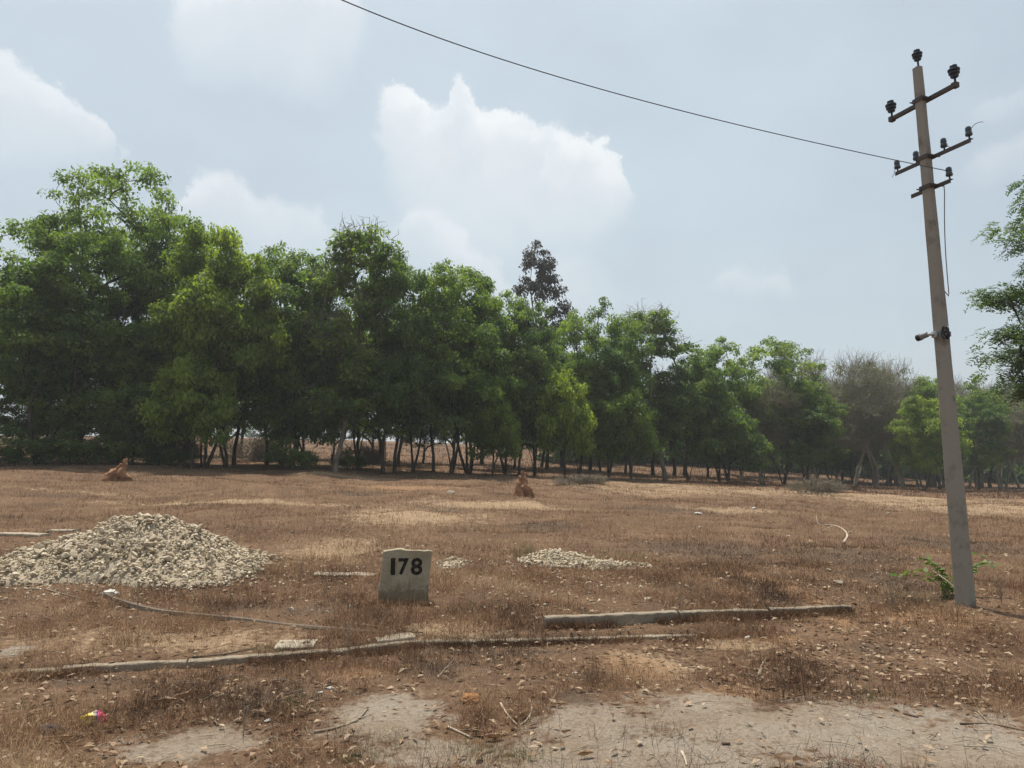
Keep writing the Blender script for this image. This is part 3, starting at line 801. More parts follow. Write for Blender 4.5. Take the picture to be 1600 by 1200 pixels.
# near tree at the right edge with feather leaves
def near_tree():
    Y = 21.0
    b = stand(1808, Y)
    env = [(-1.3, 0, 4.3, 2.5, 2.2, .8), (-1.6, 0, 5.5, 2.4, 2.2, .8), (-1.4, 0, 7.1, 2.3, 2.0, .8), (-1.1, 0, 8.7, 2.2, 2.0, .9), (-.7, 0, 10.2, 2.1, 1.9, .9), (.2, 0, 11.4, 1.8, 1.8, .8), (1.6, 0, 6, 2.4, 2.4, 2), (1.2, 0, 8.6, 2, 2, 2)]
    g, N, par, rad, C = grow(123, env, 340, 2.4, nstem=1, leader=.8, r0=.014)
    tm = trunk_mesh('trunk', N, par, rad)
    nc = len(C); per = 28
    idx = np.repeat(np.arange(nc), per); m = len(idx)
    d = unit(g.normal(size=(m, 3)) * np.array([1, 1, .5])); 
    st = C[idx] + d * g.uniform(.1, .55, (m, 1)) * np.array([1, 1, .5])
    ax = unit(d * np.array([1, 1, .3]) + np.array([0, 0, -.25]) + g.normal(size=(m, 3)) * .2)
    nr = unit(np.array([0, 0, 1.]) + g.normal(size=(m, 3)) * .3); sd_ = unit(np.cross(ax, nr)); nr = np.cross(sd_, ax)
    Ls = g.uniform(.26, .42, (m, 1)); V = []; T = []
    tt = np.clip(.7 * g.random(nc)[idx] + .3 * g.random(m), 0, 1)
    for k in range(7):
        f = (k + .6) / 7
        for s in (-1, 1):
            p = st + ax * Ls * f - np.array([0, 0, 1]) * (f * f * g.uniform(.03, .22, (m, 1)))
            dd = unit(sd_ * s + ax * .55 - nr * .15 + g.normal(size=(m, 3)) * .22); ll = .15 * (1 - .5 * abs(f - .45)); ww = .022
            q = unit(np.cross(dd, nr))
            V.append(np.stack([p, p + dd * ll * .5 + q * ww, p + dd * ll, p + dd * ll * .5 - q * ww], 1)); T.append(tt)
    V = np.concatenate(V).reshape(-1, 3); T = np.concatenate(T)
    o = thing('feather_leaved_tree', 'near tree with drooping feathery leaves at the right edge of the picture', 'tree', b)
    obj('trunk', tm, M['bark'], o); obj('crown', mesh_np('crown', V, [np.arange(len(V)).reshape(-1, 4)], {'tint': T}), M['leaf_near'], o)
    o.scale = (1.06, 1, .94)
near_tree()

# ------------------------------------------------------------------ concrete pole
def box_bm(bm, x0, x1, y0, y1, z0, z1):
    r = bmesh.ops.create_cube(bm, size=1)
    for v in r['verts']:
        v.co = Vector((x0 + (v.co.x + .5) * (x1 - x0), y0 + (v.co.y + .5) * (y1 - y0), z0 + (v.co.z + .5) * (z1 - z0)))
    return r['verts']
def lathe(prof, n=16):
    bm = bmesh.new(); rings = []
    for r, z in prof:
        rings.append([bm.verts.new((r * math.cos(2 * math.pi * k / n), r * math.sin(2 * math.pi * k / n), z)) for k in range(n)])
    for a, b in zip(rings, rings[1:]):
        for k in range(n):
            bm.faces.new((a[k], a[(k + 1) % n], b[(k + 1) % n], b[k]))
    bm.faces.new(rings[0][::-1]); bm.faces.new(rings[-1])
    return bm
POLE_B = gp(1509, 946)
POLE_T = at_depth(1433.5, 106, POLE_B.y)
ARMS = [((1437, 157), (1394, 186), (1493, 133)), ((1444, 247), (1395, 271), (1510, 217)), ((1450, 293), (1424, 307), (1487, 282))]
arm_w = []
pax = (POLE_T - POLE_B)
for c, l, r in ARMS:
    zc = at_depth(*c, POLE_B.y).z
    arm_w.append((POLE_B + pax * ((zc - POLE_B.z) / pax.z), at_height(*l, zc), at_height(*r, zc)))
adir = sum(((r - l).normalized() for _, l, r in arm_w), Vector()).normalized()
YAW = math.atan2(adir.y, adir.x)
def build_pole():
    o = thing('utility_pole', 'leaning square concrete utility pole with rusty cross arms and insulators', 'utility pole', POLE_B)
    L = pax.length
    qrot = pax.to_track_quat('Z', 'Y')
    base = Matrix.Rotation(YAW, 4, 'Z')
    tilt = Vector((0, 0, 1)).rotation_difference(pax.normalized()).to_matrix().to_4x4()
    bm = bmesh.new(); rings = []
    g = random.Random(3)
    n = 26
    for i in range(n + 1):
        t = i / n; z = -.4 + (L + .4) * t
        wx = .098 + (.052 - .098) * t; wy = .070 + (.043 - .070) * t; ch = .014
        pts = [(-wx + ch, -wy), (wx - ch, -wy), (wx, -wy + ch), (wx, wy - ch), (wx - ch, wy), (-wx + ch, wy), (-wx, wy - ch), (-wx, -wy + ch)]
        rings.append([bm.verts.new((x + g.uniform(-.002, .002), y + g.uniform(-.002, .002), z)) for x, y in pts])
    for a, b in zip(rings, rings[1:]):
        for k in range(8): bm.faces.new((a[k], a[(k + 1) % 8], b[(k + 1) % 8], b[k]))
    bm.faces.new(rings[0][::-1]); bm.faces.new(rings[-1])
    bm.transform(tilt @ base)
    obj('shaft', mesh_bm('shaft', bm), M['concrete'], o)
    for i, (c, l, r) in enumerate(arm_w):
        t = (c.z - POLE_B.z) / pax.z
        ll = (l - c).dot(adir); rr = (r - c).dot(adir)
        wy = .070 + (.043 - .070) * t; wx = .098 + (.052 - .098) * t
        bm = bmesh.new()
        if i == 0:      # square tube arm with end plates
            box_bm(bm, ll, rr, wy + .004, wy + .052, -.024, .024)
            for e in (ll, rr): box_bm(bm, e - .03, e + .03, wy - .006, wy + .062, -.034, .030)
        else:           # angle iron
            box_bm(bm, ll, rr, wy + .004, wy + .010, -.030, .024)
            box_bm(bm, ll, rr, wy + .0105, wy + .055, .018, .024)
        bm.transform(base)
        arm = obj('cross_arm', mesh_bm('cross_arm', bm), M['steel'], o, c - POLE_B)
        bm = bmesh.new()
        e = .012
        box_bm(bm, -wx - e, wx + e, -wy - .012, -wy - .004, -.026, .026)
        box_bm(bm, -wx - e - .008, -wx - e + .004, -wy - .012, wy + .003, -.026, .026)
        box_bm(bm, wx + e - .004, wx + e + .008, -wy - .012, wy + .003, -.026, .026)
        for s in (-1, 1):
            add_bm(bm, tube_path([(s * (wx + .035), -wy - .03, 0), (s * (wx + .035), wy + .08, 0)], .009, 6))
        bm.transform(base)
        obj('clamp', mesh_bm('clamp', bm), M['steel'], arm)
    big = lathe([(.018, -.11), (.018, 0), (.06, .0), (.07, .025), (.045, .04), (.05, .055), (.088, .062), (.092, .085), (.055, .095), (.055, .11), (.098, .118), (.10, .145), (.06, .16), (.045, .175), (.062, .185), (.06, .215), (.03, .225)], 18)
    big_me = mesh_bm('pin_insulator', big, True)
    small = lathe([(.012, -.07), (.012, 0), (.045, 0), (.05, .02), (.044, .05), (.034, .06), (.044, .072), (.04, .12), (.026, .135)], 14)
    small_me = mesh_bm('spool_insulator', small, True)
    def ins(px, py, me, mat, z, k=1.0):
        p = at_height(px, py, z); 
        return obj('insulator', me, mat, o, p - POLE_B, (0, 0, 0), (k, k, k))
    q = POLE_T - POLE_B
    obj('insulator', big_me, M['porcelain'], o, q + Vector((.01, 0, .10)), (.03, -.06, 0), (.64,) * 3)
    z0 = arm_w[0][0].z + .03; perp = Vector((adir.y, -adir.x, 0))
    def on_arm(i, f):
        c, l, r = arm_w[i]; t = (c.z - POLE_B.z) / pax.z; wy = .070 + (.043 - .070) * t
        ll = (l - c).dot(adir); rr = (r - c).dot(adir)
        return c - POLE_B + adir * (ll + (rr - ll) * f) - perp * (wy + .028)
    for f in (0.0, 1.0):
        obj('insulator', big_me, M['porcelain'], o, on_arm(0, f) + Vector((0, 0, .10)), (0, -.05, 0), (.7,) * 3)
    for f in (.02, .29, .66, .97):
        obj('insulator', small_me, M['porcelain_grey'], o, on_arm(1, f) + Vector((0, 0, .07)), (0, -.05, 0), (.82,) * 3)
    for f in (.95,):
        obj('insulator', small_me, M['porcelain_grey'], o, on_arm(2, f) + Vector((0, 0, .07)), (0, -.05, 0), (.82,) * 3)
    # loose tie wires and drop cable
    g = random.Random(9)
    for i, f in ((1, .02), (1, .29), (1, .66), (1, .97)):
        p = on_arm(i, f) + Vector((0, 0, .12)); pts = [p]
        d = Vector((g.uniform(-1, 1), -.5, g.uniform(-.3, .5)))
        for k in range(7):
            d = (d + Vector((g.uniform(-.6, .6), g.uniform(-.4, .4), g.uniform(-.6, .4)))).normalized()
            pts.append(pts[-1] + d * .028)
        obj('tie_wire', mesh_bm('tie_wire', tube_path(pts, .0035, 5)), M['wire'], o)
    p0 = on_arm(2, .8); pts = []
    for k in range(16):
        s = k / 15
        a = at_depth(1476 - 3 * math.sin(s * 3) + 7 * s, 288 + 170 * s, POLE_B.y - .12) - POLE_B
        pts.append(a)
    e = pax * .56 + adir * .10
    pts = [p0] + pts[1:] 
    pts += [pts[-1].lerp(e, .5) + Vector((.02, 0, -.05)), e]
    obj('drop_cable', mesh_bm('drop_cable', tube_path(pts, .006, 6)), M['cable'], o)
    return on_arm(2, .95) + POLE_B + Vector((0, 0, .13))
WIRE0 = build_pole()
def wire(label, a, mid, far, r=.0085):
    pts = []
    A, B, C_ = Vector(a), Vector(mid), Vector(far)
    for k in range(61):
        t = k / 60
        pts.append((1 - t) ** 2 * A + 2 * t * (1 - t) * B + t * t * C_)
    tag(obj('overhead_wire', mesh_bm('overhead_wire', tube_path(pts, r, 6)), M['wire']), label, 'wire')
pB = at_depth(530, -2, 5.6)
pM = at_depth(985, 152, 7.55)
# continue the sagging wire past the frame to the next pole behind the camera
def quad_through(a, m, b, tm=.5):
    return (m - a * (1 - tm) ** 2 - b * tm * tm) / (2 * tm * (1 - tm))
ctrl = quad_through(WIRE0, pM, pB)
wp = [(1 - t) ** 2 * WIRE0 + 2 * t * (1 - t) * ctrl + t * t * pB for t in [k / 40 for k in range(41)]]
dlast = (wp[-1] - wp[-2])
for k in range(1, 60):
    dlast = dlast + Vector((0, 0, .0022))
    wp.append(wp[-1] + dlast)
tag(obj('overhead_wire', mesh_bm('overhead_wire', tube_path(wp, .0052, 6)), M['wire']), 'thin dark overhead wire running from the pole to the upper left', 'wire')

def security_camera():
    t = .565
    c = at_depth(1466, 523, POLE_B.y); t = (c.z - POLE_B.z) / pax.z
    c = POLE_B + pax * t
    o = thing('security_camera', 'small grey security camera with white bracket strapped to the concrete pole facing left', 'camera', c, (0, 0, YAW))
    wx = .098 + (.052 - .098) * t; wy = .070 + (.043 - .070) * t
    bm = bmesh.new()
    e = .006
    box_bm(bm, -wx - e, wx + e, -wy - e, -wy - .001, -.03, .03); box_bm(bm, -wx - e, wx + e, wy + .001, wy + e, -.03, .03)
    box_bm(bm, -wx - e, -wx - .001, -wy - .001, wy + .001, -.03, .03); box_bm(bm, wx + .001, wx + e, -wy - .001, wy + .001, -.03, .03)
    obj('strap', mesh_bm('strap', bm), M['cable'], o)
    bm = bmesh.new(); vs_ = box_bm(bm, -wx * .8, wx * .1, -wy - .045, -wy - e - .001, -.038, .042)
    bmesh.ops.bevel(bm, geom=bm.edges[:], offset=.008, segments=2, affect='EDGES')
    obj('junction_box', mesh_bm('junction_box', bm), M['white_plastic'], o)
    bm = tube_path([(-wx * .3, -wy - .05, .0), (-wx * .5, -wy - .10, .0), (-wx * .75, -wy - .12, 0)], .018, 8)
    obj('bracket', mesh_bm('bracket', bm, True), M['white_plastic'], o)
    bm = lathe([(.020, 0), (.034, .008), (.035, .075), (.038, .077), (.038, .095), (.032, .096)], 16)
    bm.transform(Matrix.Translation((-wx * .55, -wy - .12, 0)) @ Matrix.Rotation(R(-98), 4, 'Y'))
    body = obj('body', mesh_bm('body', bm, True), M['grey_plastic'], o)
    bm = lathe([(.039, 0), (.042, .002), (.042, .055), (.040, .056), (.028, .04)], 16)
    bm.transform(Matrix.Translation((-wx * .55, -wy - .12, 0)) @ Matrix.Rotation(R(-98), 4, 'Y') @ Matrix.Translation((0, 0, .0965)))
    obj('lens_hood', mesh_bm('lens_hood', bm, True), M['black_plastic'], body)
    bm = bmesh.new(); g = random.Random(4)
    for k in range(6):
        r = .06 + .012 * g.random(); cx = wx + .05 + g.uniform(-.02, .03)
        pts = [(cx + r * .8 * math.sin(a * 2 * math.pi / 16) * .6, -wy - .01 + r * .5 * math.sin(a * 2 * math.pi / 16 + k), r * math.cos(a * 2 * math.pi / 16) * 1.1) for a in range(17)]
        add_bm(bm, tube_path(pts, .0055, 5))
    obj('cable_coil', mesh_bm('cable_coil', bm), M['black_plastic'], o)
security_camera()

# ------------------------------------------------------------------ numbered marker stone
def marker():
    b = gp(631, 941); Y = b.y
    yaw = R(13)
    o = thing('marker_stone', 'upright concrete plot marker stone painted with the number 178', 'marker stone', b, (0, 0, yaw))
    k = Y / F * 1.0
    prof = [(593, 955), (593.5, 935), (594.5, 919), (597, 902), (599, 880), (601, 861.5), (608, 860.5), (616, 859.4), (620, 858.6), (626, 858.2), (630, 859.4), (636, 860.4), (648, 860.8), (657, 861.2), (662, 862.2), (668, 861.6), (674.5, 862.4), (673, 870), (671, 890), (669, 911), (668, 930), (668, 955)]
    pts = []
    for px, py in prof:
        p = at_depth(px, py, Y); pts.append(((p.x - b.x) / math.cos(yaw), p.z - b.z))
    th = .15
    g = random.Random(2)
    bm = bmesh.new()
    f = [bm.verts.new((x, 0, z)) for x, z in pts]
    f2 = [bm.verts.new((x, .012, z)) if 0 else bm.verts.new((x + (.006 if x > 0 else -.006) * (1 if z < .6 else 1), .014, z + (.007 if 4 < i < 17 else 0))) for i, (x, z) in enumerate(pts)]
    m1 = [bm.verts.new((x + g.uniform(-.006, .006), th * .5, z + (.008 + g.uniform(-.008, .008) if 4 < i < 17 else 0))) for i, (x, z) in enumerate(pts)]
    m2 = [bm.verts.new((x * .99 + g.uniform(-.006, .006), th, z + (g.uniform(-.012, .002) if 4 < i < 17 else 0))) for i, (x, z) in enumerate(pts)]
    n = len(pts)
    bm.faces.new(f)
    for A, B in ((f, f2), (f2, m1), (m1, m2)):
        for i in range(n):
            bm.faces.new((A[(i + 1) % n], A[i], B[i], B[(i + 1) % n]))
    bm.faces.new(m2[::-1])
    bmesh.ops.recalc_face_normals(bm, faces=bm.faces)
    obj('slab', mesh_bm('slab', bm), M['marker'], o)
    for ch, x0, x1, y0, y1 in (('1', 611.0, 618.2, 871.5, 898), ('7', 622.6, 638.8, 872, 898.2), ('8', 641.4, 659.4, 872, 899)):
        me = DIGITS[ch]
        co = np.empty(len(me.vertices) * 3, np.float32); me.vertices.foreach_get('co', co); co = co.reshape(-1, 3)
        lo, hi = co.min(0), co.max(0)
        a = at_depth(x0, y1, Y); c = at_depth(x1, y0, Y)
        nx = ((co[:, 0] - lo[0]) / (hi[0] - lo[0]) * (c.x - a.x) + a.x - b.x) / math.cos(yaw)
        nz = (co[:, 1] - lo[1]) / (hi[1] - lo[1]) * (c.z - a.z) + a.z - b.z
        nx = nx + (nz - .4) * .0
        ny = -(co[:, 2] - lo[2]) / (hi[2] - lo[2]) * .002 - .001
        me.vertices.foreach_set('co', np.stack([nx, ny, nz], 1).astype(np.float32).ravel())
        me.update()
        d = obj('digit', me, M['paint'], o); d['label'] = 'black painted digit ' + {'1': 'one', '7': 'seven', '8': 'eight'}[ch]
marker()

# ------------------------------------------------------------------ stones and rubble piles
def rock_mesh(seed, name='stone', n=13, flat=.7, lo=.75):
    g = np.random.default_rng(seed)
    p = unit(g.normal(size=(n, 3))) * g.uniform(lo, 1.0, (n, 1)) * np.array([1, g.uniform(.65, .9), flat * g.uniform(.7, 1.1)])
    bm = bmesh.new()
    for q in p: bm.verts.new(q)
    r = bmesh.ops.convex_hull(bm, input=bm.verts)
    bmesh.ops.delete(bm, geom=list({e for e in r['geom_interior'] + r['geom_unused'] if isinstance(e, bmesh.types.BMVert)}), context='VERTS')
    bmesh.ops.bevel(bm, geom=bm.edges[:], offset=.05, segments=1, affect='EDGES')
    return mesh_bm(name, bm)
ROCKS = []
for i in range(9):
    me = rock_mesh(200 + i); me.materials.append(M['rubble']); ROCKS.append(me)
def rock_arrays():
    out = []
    for me in [rock_mesh(300 + i, n=9) for i in range(6)]:
        v = np.empty(len(me.vertices) * 3, np.float32); me.vertices.foreach_get('co', v)
        me.calc_loop_triangles(); t = np.empty(len(me.loop_triangles) * 3, np.int32); me.loop_triangles.foreach_get('vertices', t)
        out.append((v.reshape(-1, 3), t.reshape(-1, 3)))
    return out
RA = rock_arrays()
def scatter_rocks(P, S, g, tint=None):
    V = []; T = []; A = []; o = 0
    for i, (p, s) in enumerate(zip(P, S)):
        v, t = RA[i % len(RA)]
        m = np.array(Matrix.Rotation(g.uniform(0, 6.3), 3, 'Z') @ Matrix.Rotation(g.uniform(-.7, .7), 3, 'X') @ Matrix.Rotation(g.uniform(-.7, .7), 3, 'Y'))
        V.append((v * s) @ m.T + p); T.append(t + o); o += len(v)
    return np.concatenate(V), np.concatenate(T)
def pile(label, c, height, half_x, nbig, nsmall, sbig, seed, outline, parts_name='stone', extra_low=0.):
    """outline: function of (x,y) local -> height of the heap"""
    g = np.random.default_rng(seed)
    o = thing('rubble_pile', label, 'rubble pile', c)
    def surf(x, y):
        return H(x + c.x, y + c.y) - c.z + outline(x, y)
    # core of dust and chips
    xs = np.linspace(-half_x, half_x, 70); ys = np.linspace(-1.9, 1.9, 44)
    X, Y = np.meshgrid(xs, ys); x = X.ravel(); y = Y.ravel()
    h = outline(x, y)
    z = surf(x, y) - .035 - .16 * (1 - sstep(.0, .05, h)) + (fbm(x * 9 + 40, y * 9 + 40, 2) - .5) * .05
    nx = len(xs); i = (np.arange(len(ys) - 1)[:, None] * nx + np.arange(nx - 1)[None, :]).ravel()
    obj('rubble_core', mesh_np('rubble_core', np.stack([x, y, z], 1), [np.stack([i, i + 1, i + nx + 1, i + nx], 1)], None, True), M['rubble_dust'], o)
    def samp(n):
        P = []
        while len(P) < n:
            q = g.uniform([-half_x, -1.9], [half_x, 1.9])
            hh = float(outline(np.array([q[0]]), np.array([q[1]]))[0])
            if hh > .012 and g.random() < (.35 + hh * 2.2) * (1.0 if q[1] < .5 else .5): P.append(q)
        return np.array(P)
    B = samp(nbig); zb = surf(B[:, 0], B[:, 1])
    for q, zz in zip(B, zb):
        s = sbig * g.uniform(.65, 1.35) * (.55 + .45 * min(1, zz / .4 + .3))
        obj(parts_name, ROCKS[g.integers(0, 9)], None, o, (q[0], q[1], zz + s * .22), (g.uniform(-.8, .8), g.uniform(-.8, .8), g.uniform(0, 6.3)), (s * g.uniform(.9, 1.4), s, s * g.uniform(.7, 1)))
    if nsmall:
        S = samp(nsmall); ss = sbig * g.uniform(.25, .75, nsmall)
        k = g.random(nsmall) < .1; S[k] += g.normal(size=(int(k.sum()), 2)) * np.array([.35, .32]); ss[k] *= .8
        zs = surf(S[:, 0], S[:, 1])
        V, T = scatter_rocks(np.stack([S[:, 0], S[:, 1], zs + ss * .1], 1), ss, g)
        q = obj('small_stones', mesh_np('small_stones', V, [T]), M['rubble'], o); q['kind'] = 'stuff'
    return o
c1 = gp(225, 905); c1.y += .75; c1.z = Hs(c1.x, c1.y)
_px = np.array([-60, -10, 20, 60, 110, 150, 175, 205, 240, 270, 300, 340, 380, 410, 435, 460])
_py = np.array([905, 880, 866, 852, 836, 822, 808, 801, 800, 808, 822, 842, 864, 884, 902, 925])
_pxX = (_px - 800) / F * (c1.y * CP - .9 * SP) - c1.x
_ph = np.array([at_depth(a, b, c1.y).z - c1.z for a, b in zip(_px, _py)])
def soft(r):
    return r - .65 * np.maximum(0, r - .72)
def out1(x, y):
    h = np.interp(x, _pxX, np.maximum(_ph, 0)) * (x > _pxX[0]) * (x < _pxX[-1])
    wdt = 1.42 + .25 * np.sin(x * 2.1)
    yy = y / wdt
    body = np.maximum(0, 1 - np.abs(yy) ** 1.15)
    nz = fbm(x * 1.7 + 7, y * 1.7 + 3, 3) - .5; n2 = fbm(x * 6 + 1, y * 6 + 3, 2) - .5
    return np.maximum(0, soft(h * body * (1.02 + .38 * nz) + .09 * n2 - .03 * (1 + 3 * nz))) * (h * body > .001)
pile('large heap of cream coloured broken stones on the left of the field', c1, 1, 2.9, 300, 4200, .068, 41, out1)
c2 = gp(905, 885)
def out2(x, y):
    a = np.exp(-(((x + .5) / .45) ** 2 + ((y - .45) / .7) ** 2)) * .2 + np.exp(-(((x - .35) / .75) ** 2 + ((y + .1) / .4) ** 2)) * .14 + np.exp(-(((x + .1) / .4) ** 2 + ((y - .15) / .4) ** 2)) * .06
    return np.maximum(0, a * (.8 + .8 * (fbm(x * 3 + 1, y * 3 + 8, 3) - .5)) - .035)
pile('low spread of white broken stones right of the marker stone', c2, 1, 1.6, 190, 900, .055, 42, out2)
c3 = gp(708, 884)
def out3(x, y):
    return np.maximum(0, np.exp(-((x / .28) ** 2 + (y / .35) ** 2)) * .13 - .03)
pile('tiny scatter of white stones just right of the marker stone', c3, 1, .6, 26, 90, .042, 43, out3)
LOOSE = [(1310, 912, .075, 'flat brown stone nearest the pole among the dry grass'), (1296, 893, .085, 'flat pale stone just behind another near the pole'), (1100, 884, .06, 'pale stone right of the low white rubble'), (1138, 903, .05, 'small stone in dark grass right of the white rubble'), (1115, 945, .05, 'small pale stone above the upper kerb'), (705, 771, .14, 'small whitish block far out in the field'), (455, 832, .06, 'pale stone in the grass right of the large heap'), (1388, 803, .08, 'whitish stone in the field left of the pole'), (1093, 826, .06, 'small pale stone in the field before the white litter'), (455, 955, .05, 'small stone near the long dry strip'), (835, 948, .05, 'small pale stone behind the start of the upper kerb'), (1028, 1107, .03, 'tiny pale pebble on the bare sand'), (1012, 938, .05, 'stone in the grass just above the upper kerb')]
for i, (px, py, s, lab) in enumerate(LOOSE):
    p = gp(px, py)
    tag(obj('loose_stone', ROCKS[i % 9], None, None, (p.x, p.y, p.z + s * .25), (.2 * i, .1, i * 1.3), (s * 1.3, s, s * .7)), lab, 'stone', 'loose stones on the field')

# ------------------------------------------------------------------ kerbs and slabs
def rough_block(name, a, b, depth, top, bot, mat, label, cat, seed, group=None, wob=.005):
    """kerb block whose front top edge runs from a to b (plan), rough edges"""
    g = random.Random(seed)
    a = Vector((a[0], a[1], 0)); b = Vector((b[0], b[1], 0)); d = (b - a); L = d.length; d.normalize(); nrm = Vector((-d.y, d.x, 0))
    n = max(3, int(L / .07)); bm = bmesh.new(); rings = []
    for i in range(n + 1):
        t = i / n; p = a + d * L * t; j = lambda s=.006: g.uniform(-s, s)
        e = .02 if i in (0, n) else 0
        z = top[0] + (top[1] - top[0]) * t + wob * 2 * (float(vnoise(seed * 3.1 + t * L * 5, .5)) - .5) + wob * 2.5 * (float(vnoise(seed * 1.7 + t * L * 1.6, .5)) - .5)
        off = wob * 2 * (float(vnoise(seed * 2.3 + t * L * 3, 9.5)) - .5)
        prof = [(off, bot), (off + j(.004), z - .012 + j(.004) - e), (.006 + off, z - .003 + j(.003) - e * .5), (.03, z + j(.003)), (depth * .5, z + .004 + j(.005)), (depth - .02, z + j(.005)), (depth, z - .02), (depth, bot)]
        rings.append([bm.verts.new(p + nrm * u + Vector((0, 0, v))) for u, v in prof])
    for A, B in zip(rings, rings[1:]):
        for k in range(7): bm.faces.new((A[k], B[k], B[k + 1], A[k + 1]))
    bm.faces.new(rings[0]); bm.faces.new(rings[-1][::-1])
    o = rings[0][0].co.copy(); o.z = 0
    bmesh.ops.translate(bm, verts=bm.verts, vec=-o)
    bmesh.ops.recalc_face_normals(bm, faces=bm.faces)
    return tag(obj(name, mesh_bm(name, bm), mat, None, o), label, cat, group)
def on_line(K, px, z):
    for y in np.arange(940, 1100, .5):
        p = at_height(px, y, z)
        if p.y < np.interp(p.x, K[:, 0], K[:, 1]): return p
    return p
KB = [(-120, 93, 'lower kerb block at the left edge mostly sunk in grass'), (96, 290, 'lower kerb block with a clear dark front face on the left'), (293, 512, 'long lower kerb block left of the flat sunken slab'), (518, 662, 'short rough kerb block below the marker stone'), (666, 846, 'low kerb block sunk in black soil right of the marker stone'), (850, 1092, 'lower kerb block running under the upper kerb')]
for i, (p, q, lab) in enumerate(KB):
    a = on_line(K1, p, .05); b = on_line(K1, q, .05)
    za, zb = Hs(a.x, a.y - .08), Hs(b.x, b.y - .08)
    f = (.04, .058, .052, .045, .036, .03)[i]
    rough_block('kerb_block', (a.x, a.y + .01), (b.x, b.y + .01), .10, (za + f, zb + f), -.25, M['kerb'], lab, 'kerb', 60 + i, 'concrete kerb blocks along the verge')
KU = [(853, 1060, 'upper kerb block with a broken white left end'), (1064, 1202, 'middle block of the upper kerb'), (1206, 1332, 'right block of the upper kerb fading into grass')]
for i, (p, q, lab) in enumerate(KU):
    a = on_line(K2, p, .12); b = on_line(K2, q, .12)
    za, zb = Hs(a.x + .1, a.y - .08), Hs(b.x - .1, b.y - .08)
    rough_block('kerb_block', (a.x, a.y + .01), (b.x, b.y + .01), .10, (za + .098 - .006 * i, zb + .094 - .018 * i), -.2, M['kerb'], lab, 'kerb', 80 + i, 'concrete kerb blocks along the verge')
def slab(px0, px1, py, dep, th, label, seed, tilt=0.):
    a = gp(px0, py); b = gp(px1, py + tilt)
    rough_block('stone_slab', (a.x, a.y), (b.x, b.y), dep, (a.z + th, b.z + th), min(a.z, b.z) - .1, M['slab'], label, 'slab', seed, 'flat stone slabs in the grass', .004)
slab(488, 584, 901, .3, .03, 'flat white stone slab lying left of the marker stone', 91, 1)
slab(428, 490, 1016, .3, .022, 'flat grey slab sunk behind the lower kerb', 92, -2)
slab(-10, 62, 838, .3, .06, 'long grey slab at the left edge behind the large heap', 93, 2)
slab(72, 112, 832, .3, .05, 'short grey slab behind the left end of the large heap', 94, 0)
slab(590, 650, 1008, .2, .03, 'narrow pale slab resting behind the short rough kerb', 95, -5)

# ------------------------------------------------------------------ termite mounds
def termite(px, py, hpx, wpx, label, seed, lean=0.):
    b = gp(px, py); k = b.y / F; hh = hpx * k; ww = wpx * k / 2
    g = np.random.default_rng(seed); bm = bmesh.new(); n = 40; rows = 20; rings = []
    pk = [(0.1, 1.0), (2.3, .5), (4.0, .55)]
    ph = g.uniform(0, 6.3, 4)
    for i in range(rows + 1):
        t = i / rows; ring = []
        for a in range(n):
            th = 2 * math.pi * a / n
            fin = .72 + .20 * math.sin(3 * th + ph[0] + t) + .12 * math.sin(7 * th + ph[1] + 2 * t) + .55 * (float(fbm(np.array(math.cos(th) * 1.8 + 9 + seed), np.array(math.sin(th) * 1.8 + t * 4), 3)) - .5)
            r = ww * (((1 - t) ** 1.5 * .75 + .36 * (1 - t ** 3)) * fin * (1.0 + .12 * math.sin(9 * t + ph[3] + th)) + .04)
            z = hh * t * (1 + .05 * math.sin(5 * th)) - .1 * (t == 0)
            ring.append(bm.verts.new((r * math.cos(th) + lean * hh * t, r * .8 * math.sin(th), z)))
        rings.append(ring)
    for A, B in zip(rings, rings[1:]):
        for a in range(n): bm.faces.new((A[a], A[(a + 1) % n], B[(a + 1) % n], B[a]))
    bm.faces.new(rings[-1]); bm.normal_update()
    for v in bm.verts:
        c = v.co / max(hh, .1) * 5
        v.co += v.normal * hh * .16 * (float(fbm(np.array(c.x * 1.3 + c.z + seed * 5), np.array(c.y * 1.3 + c.z * .8), 3)) - .5) * 2
    tag(obj('termite_mound', mesh_bm('termite_mound', bm, True), M['clod'], None, b), label, 'termite mound')
termite(817, 775, 39, 34, 'upright reddish termite mound in front of the middle trees', 1)
termite(178, 750, 30, 46, 'leaning reddish termite mound before the tallest tree on the left', 2, .55)

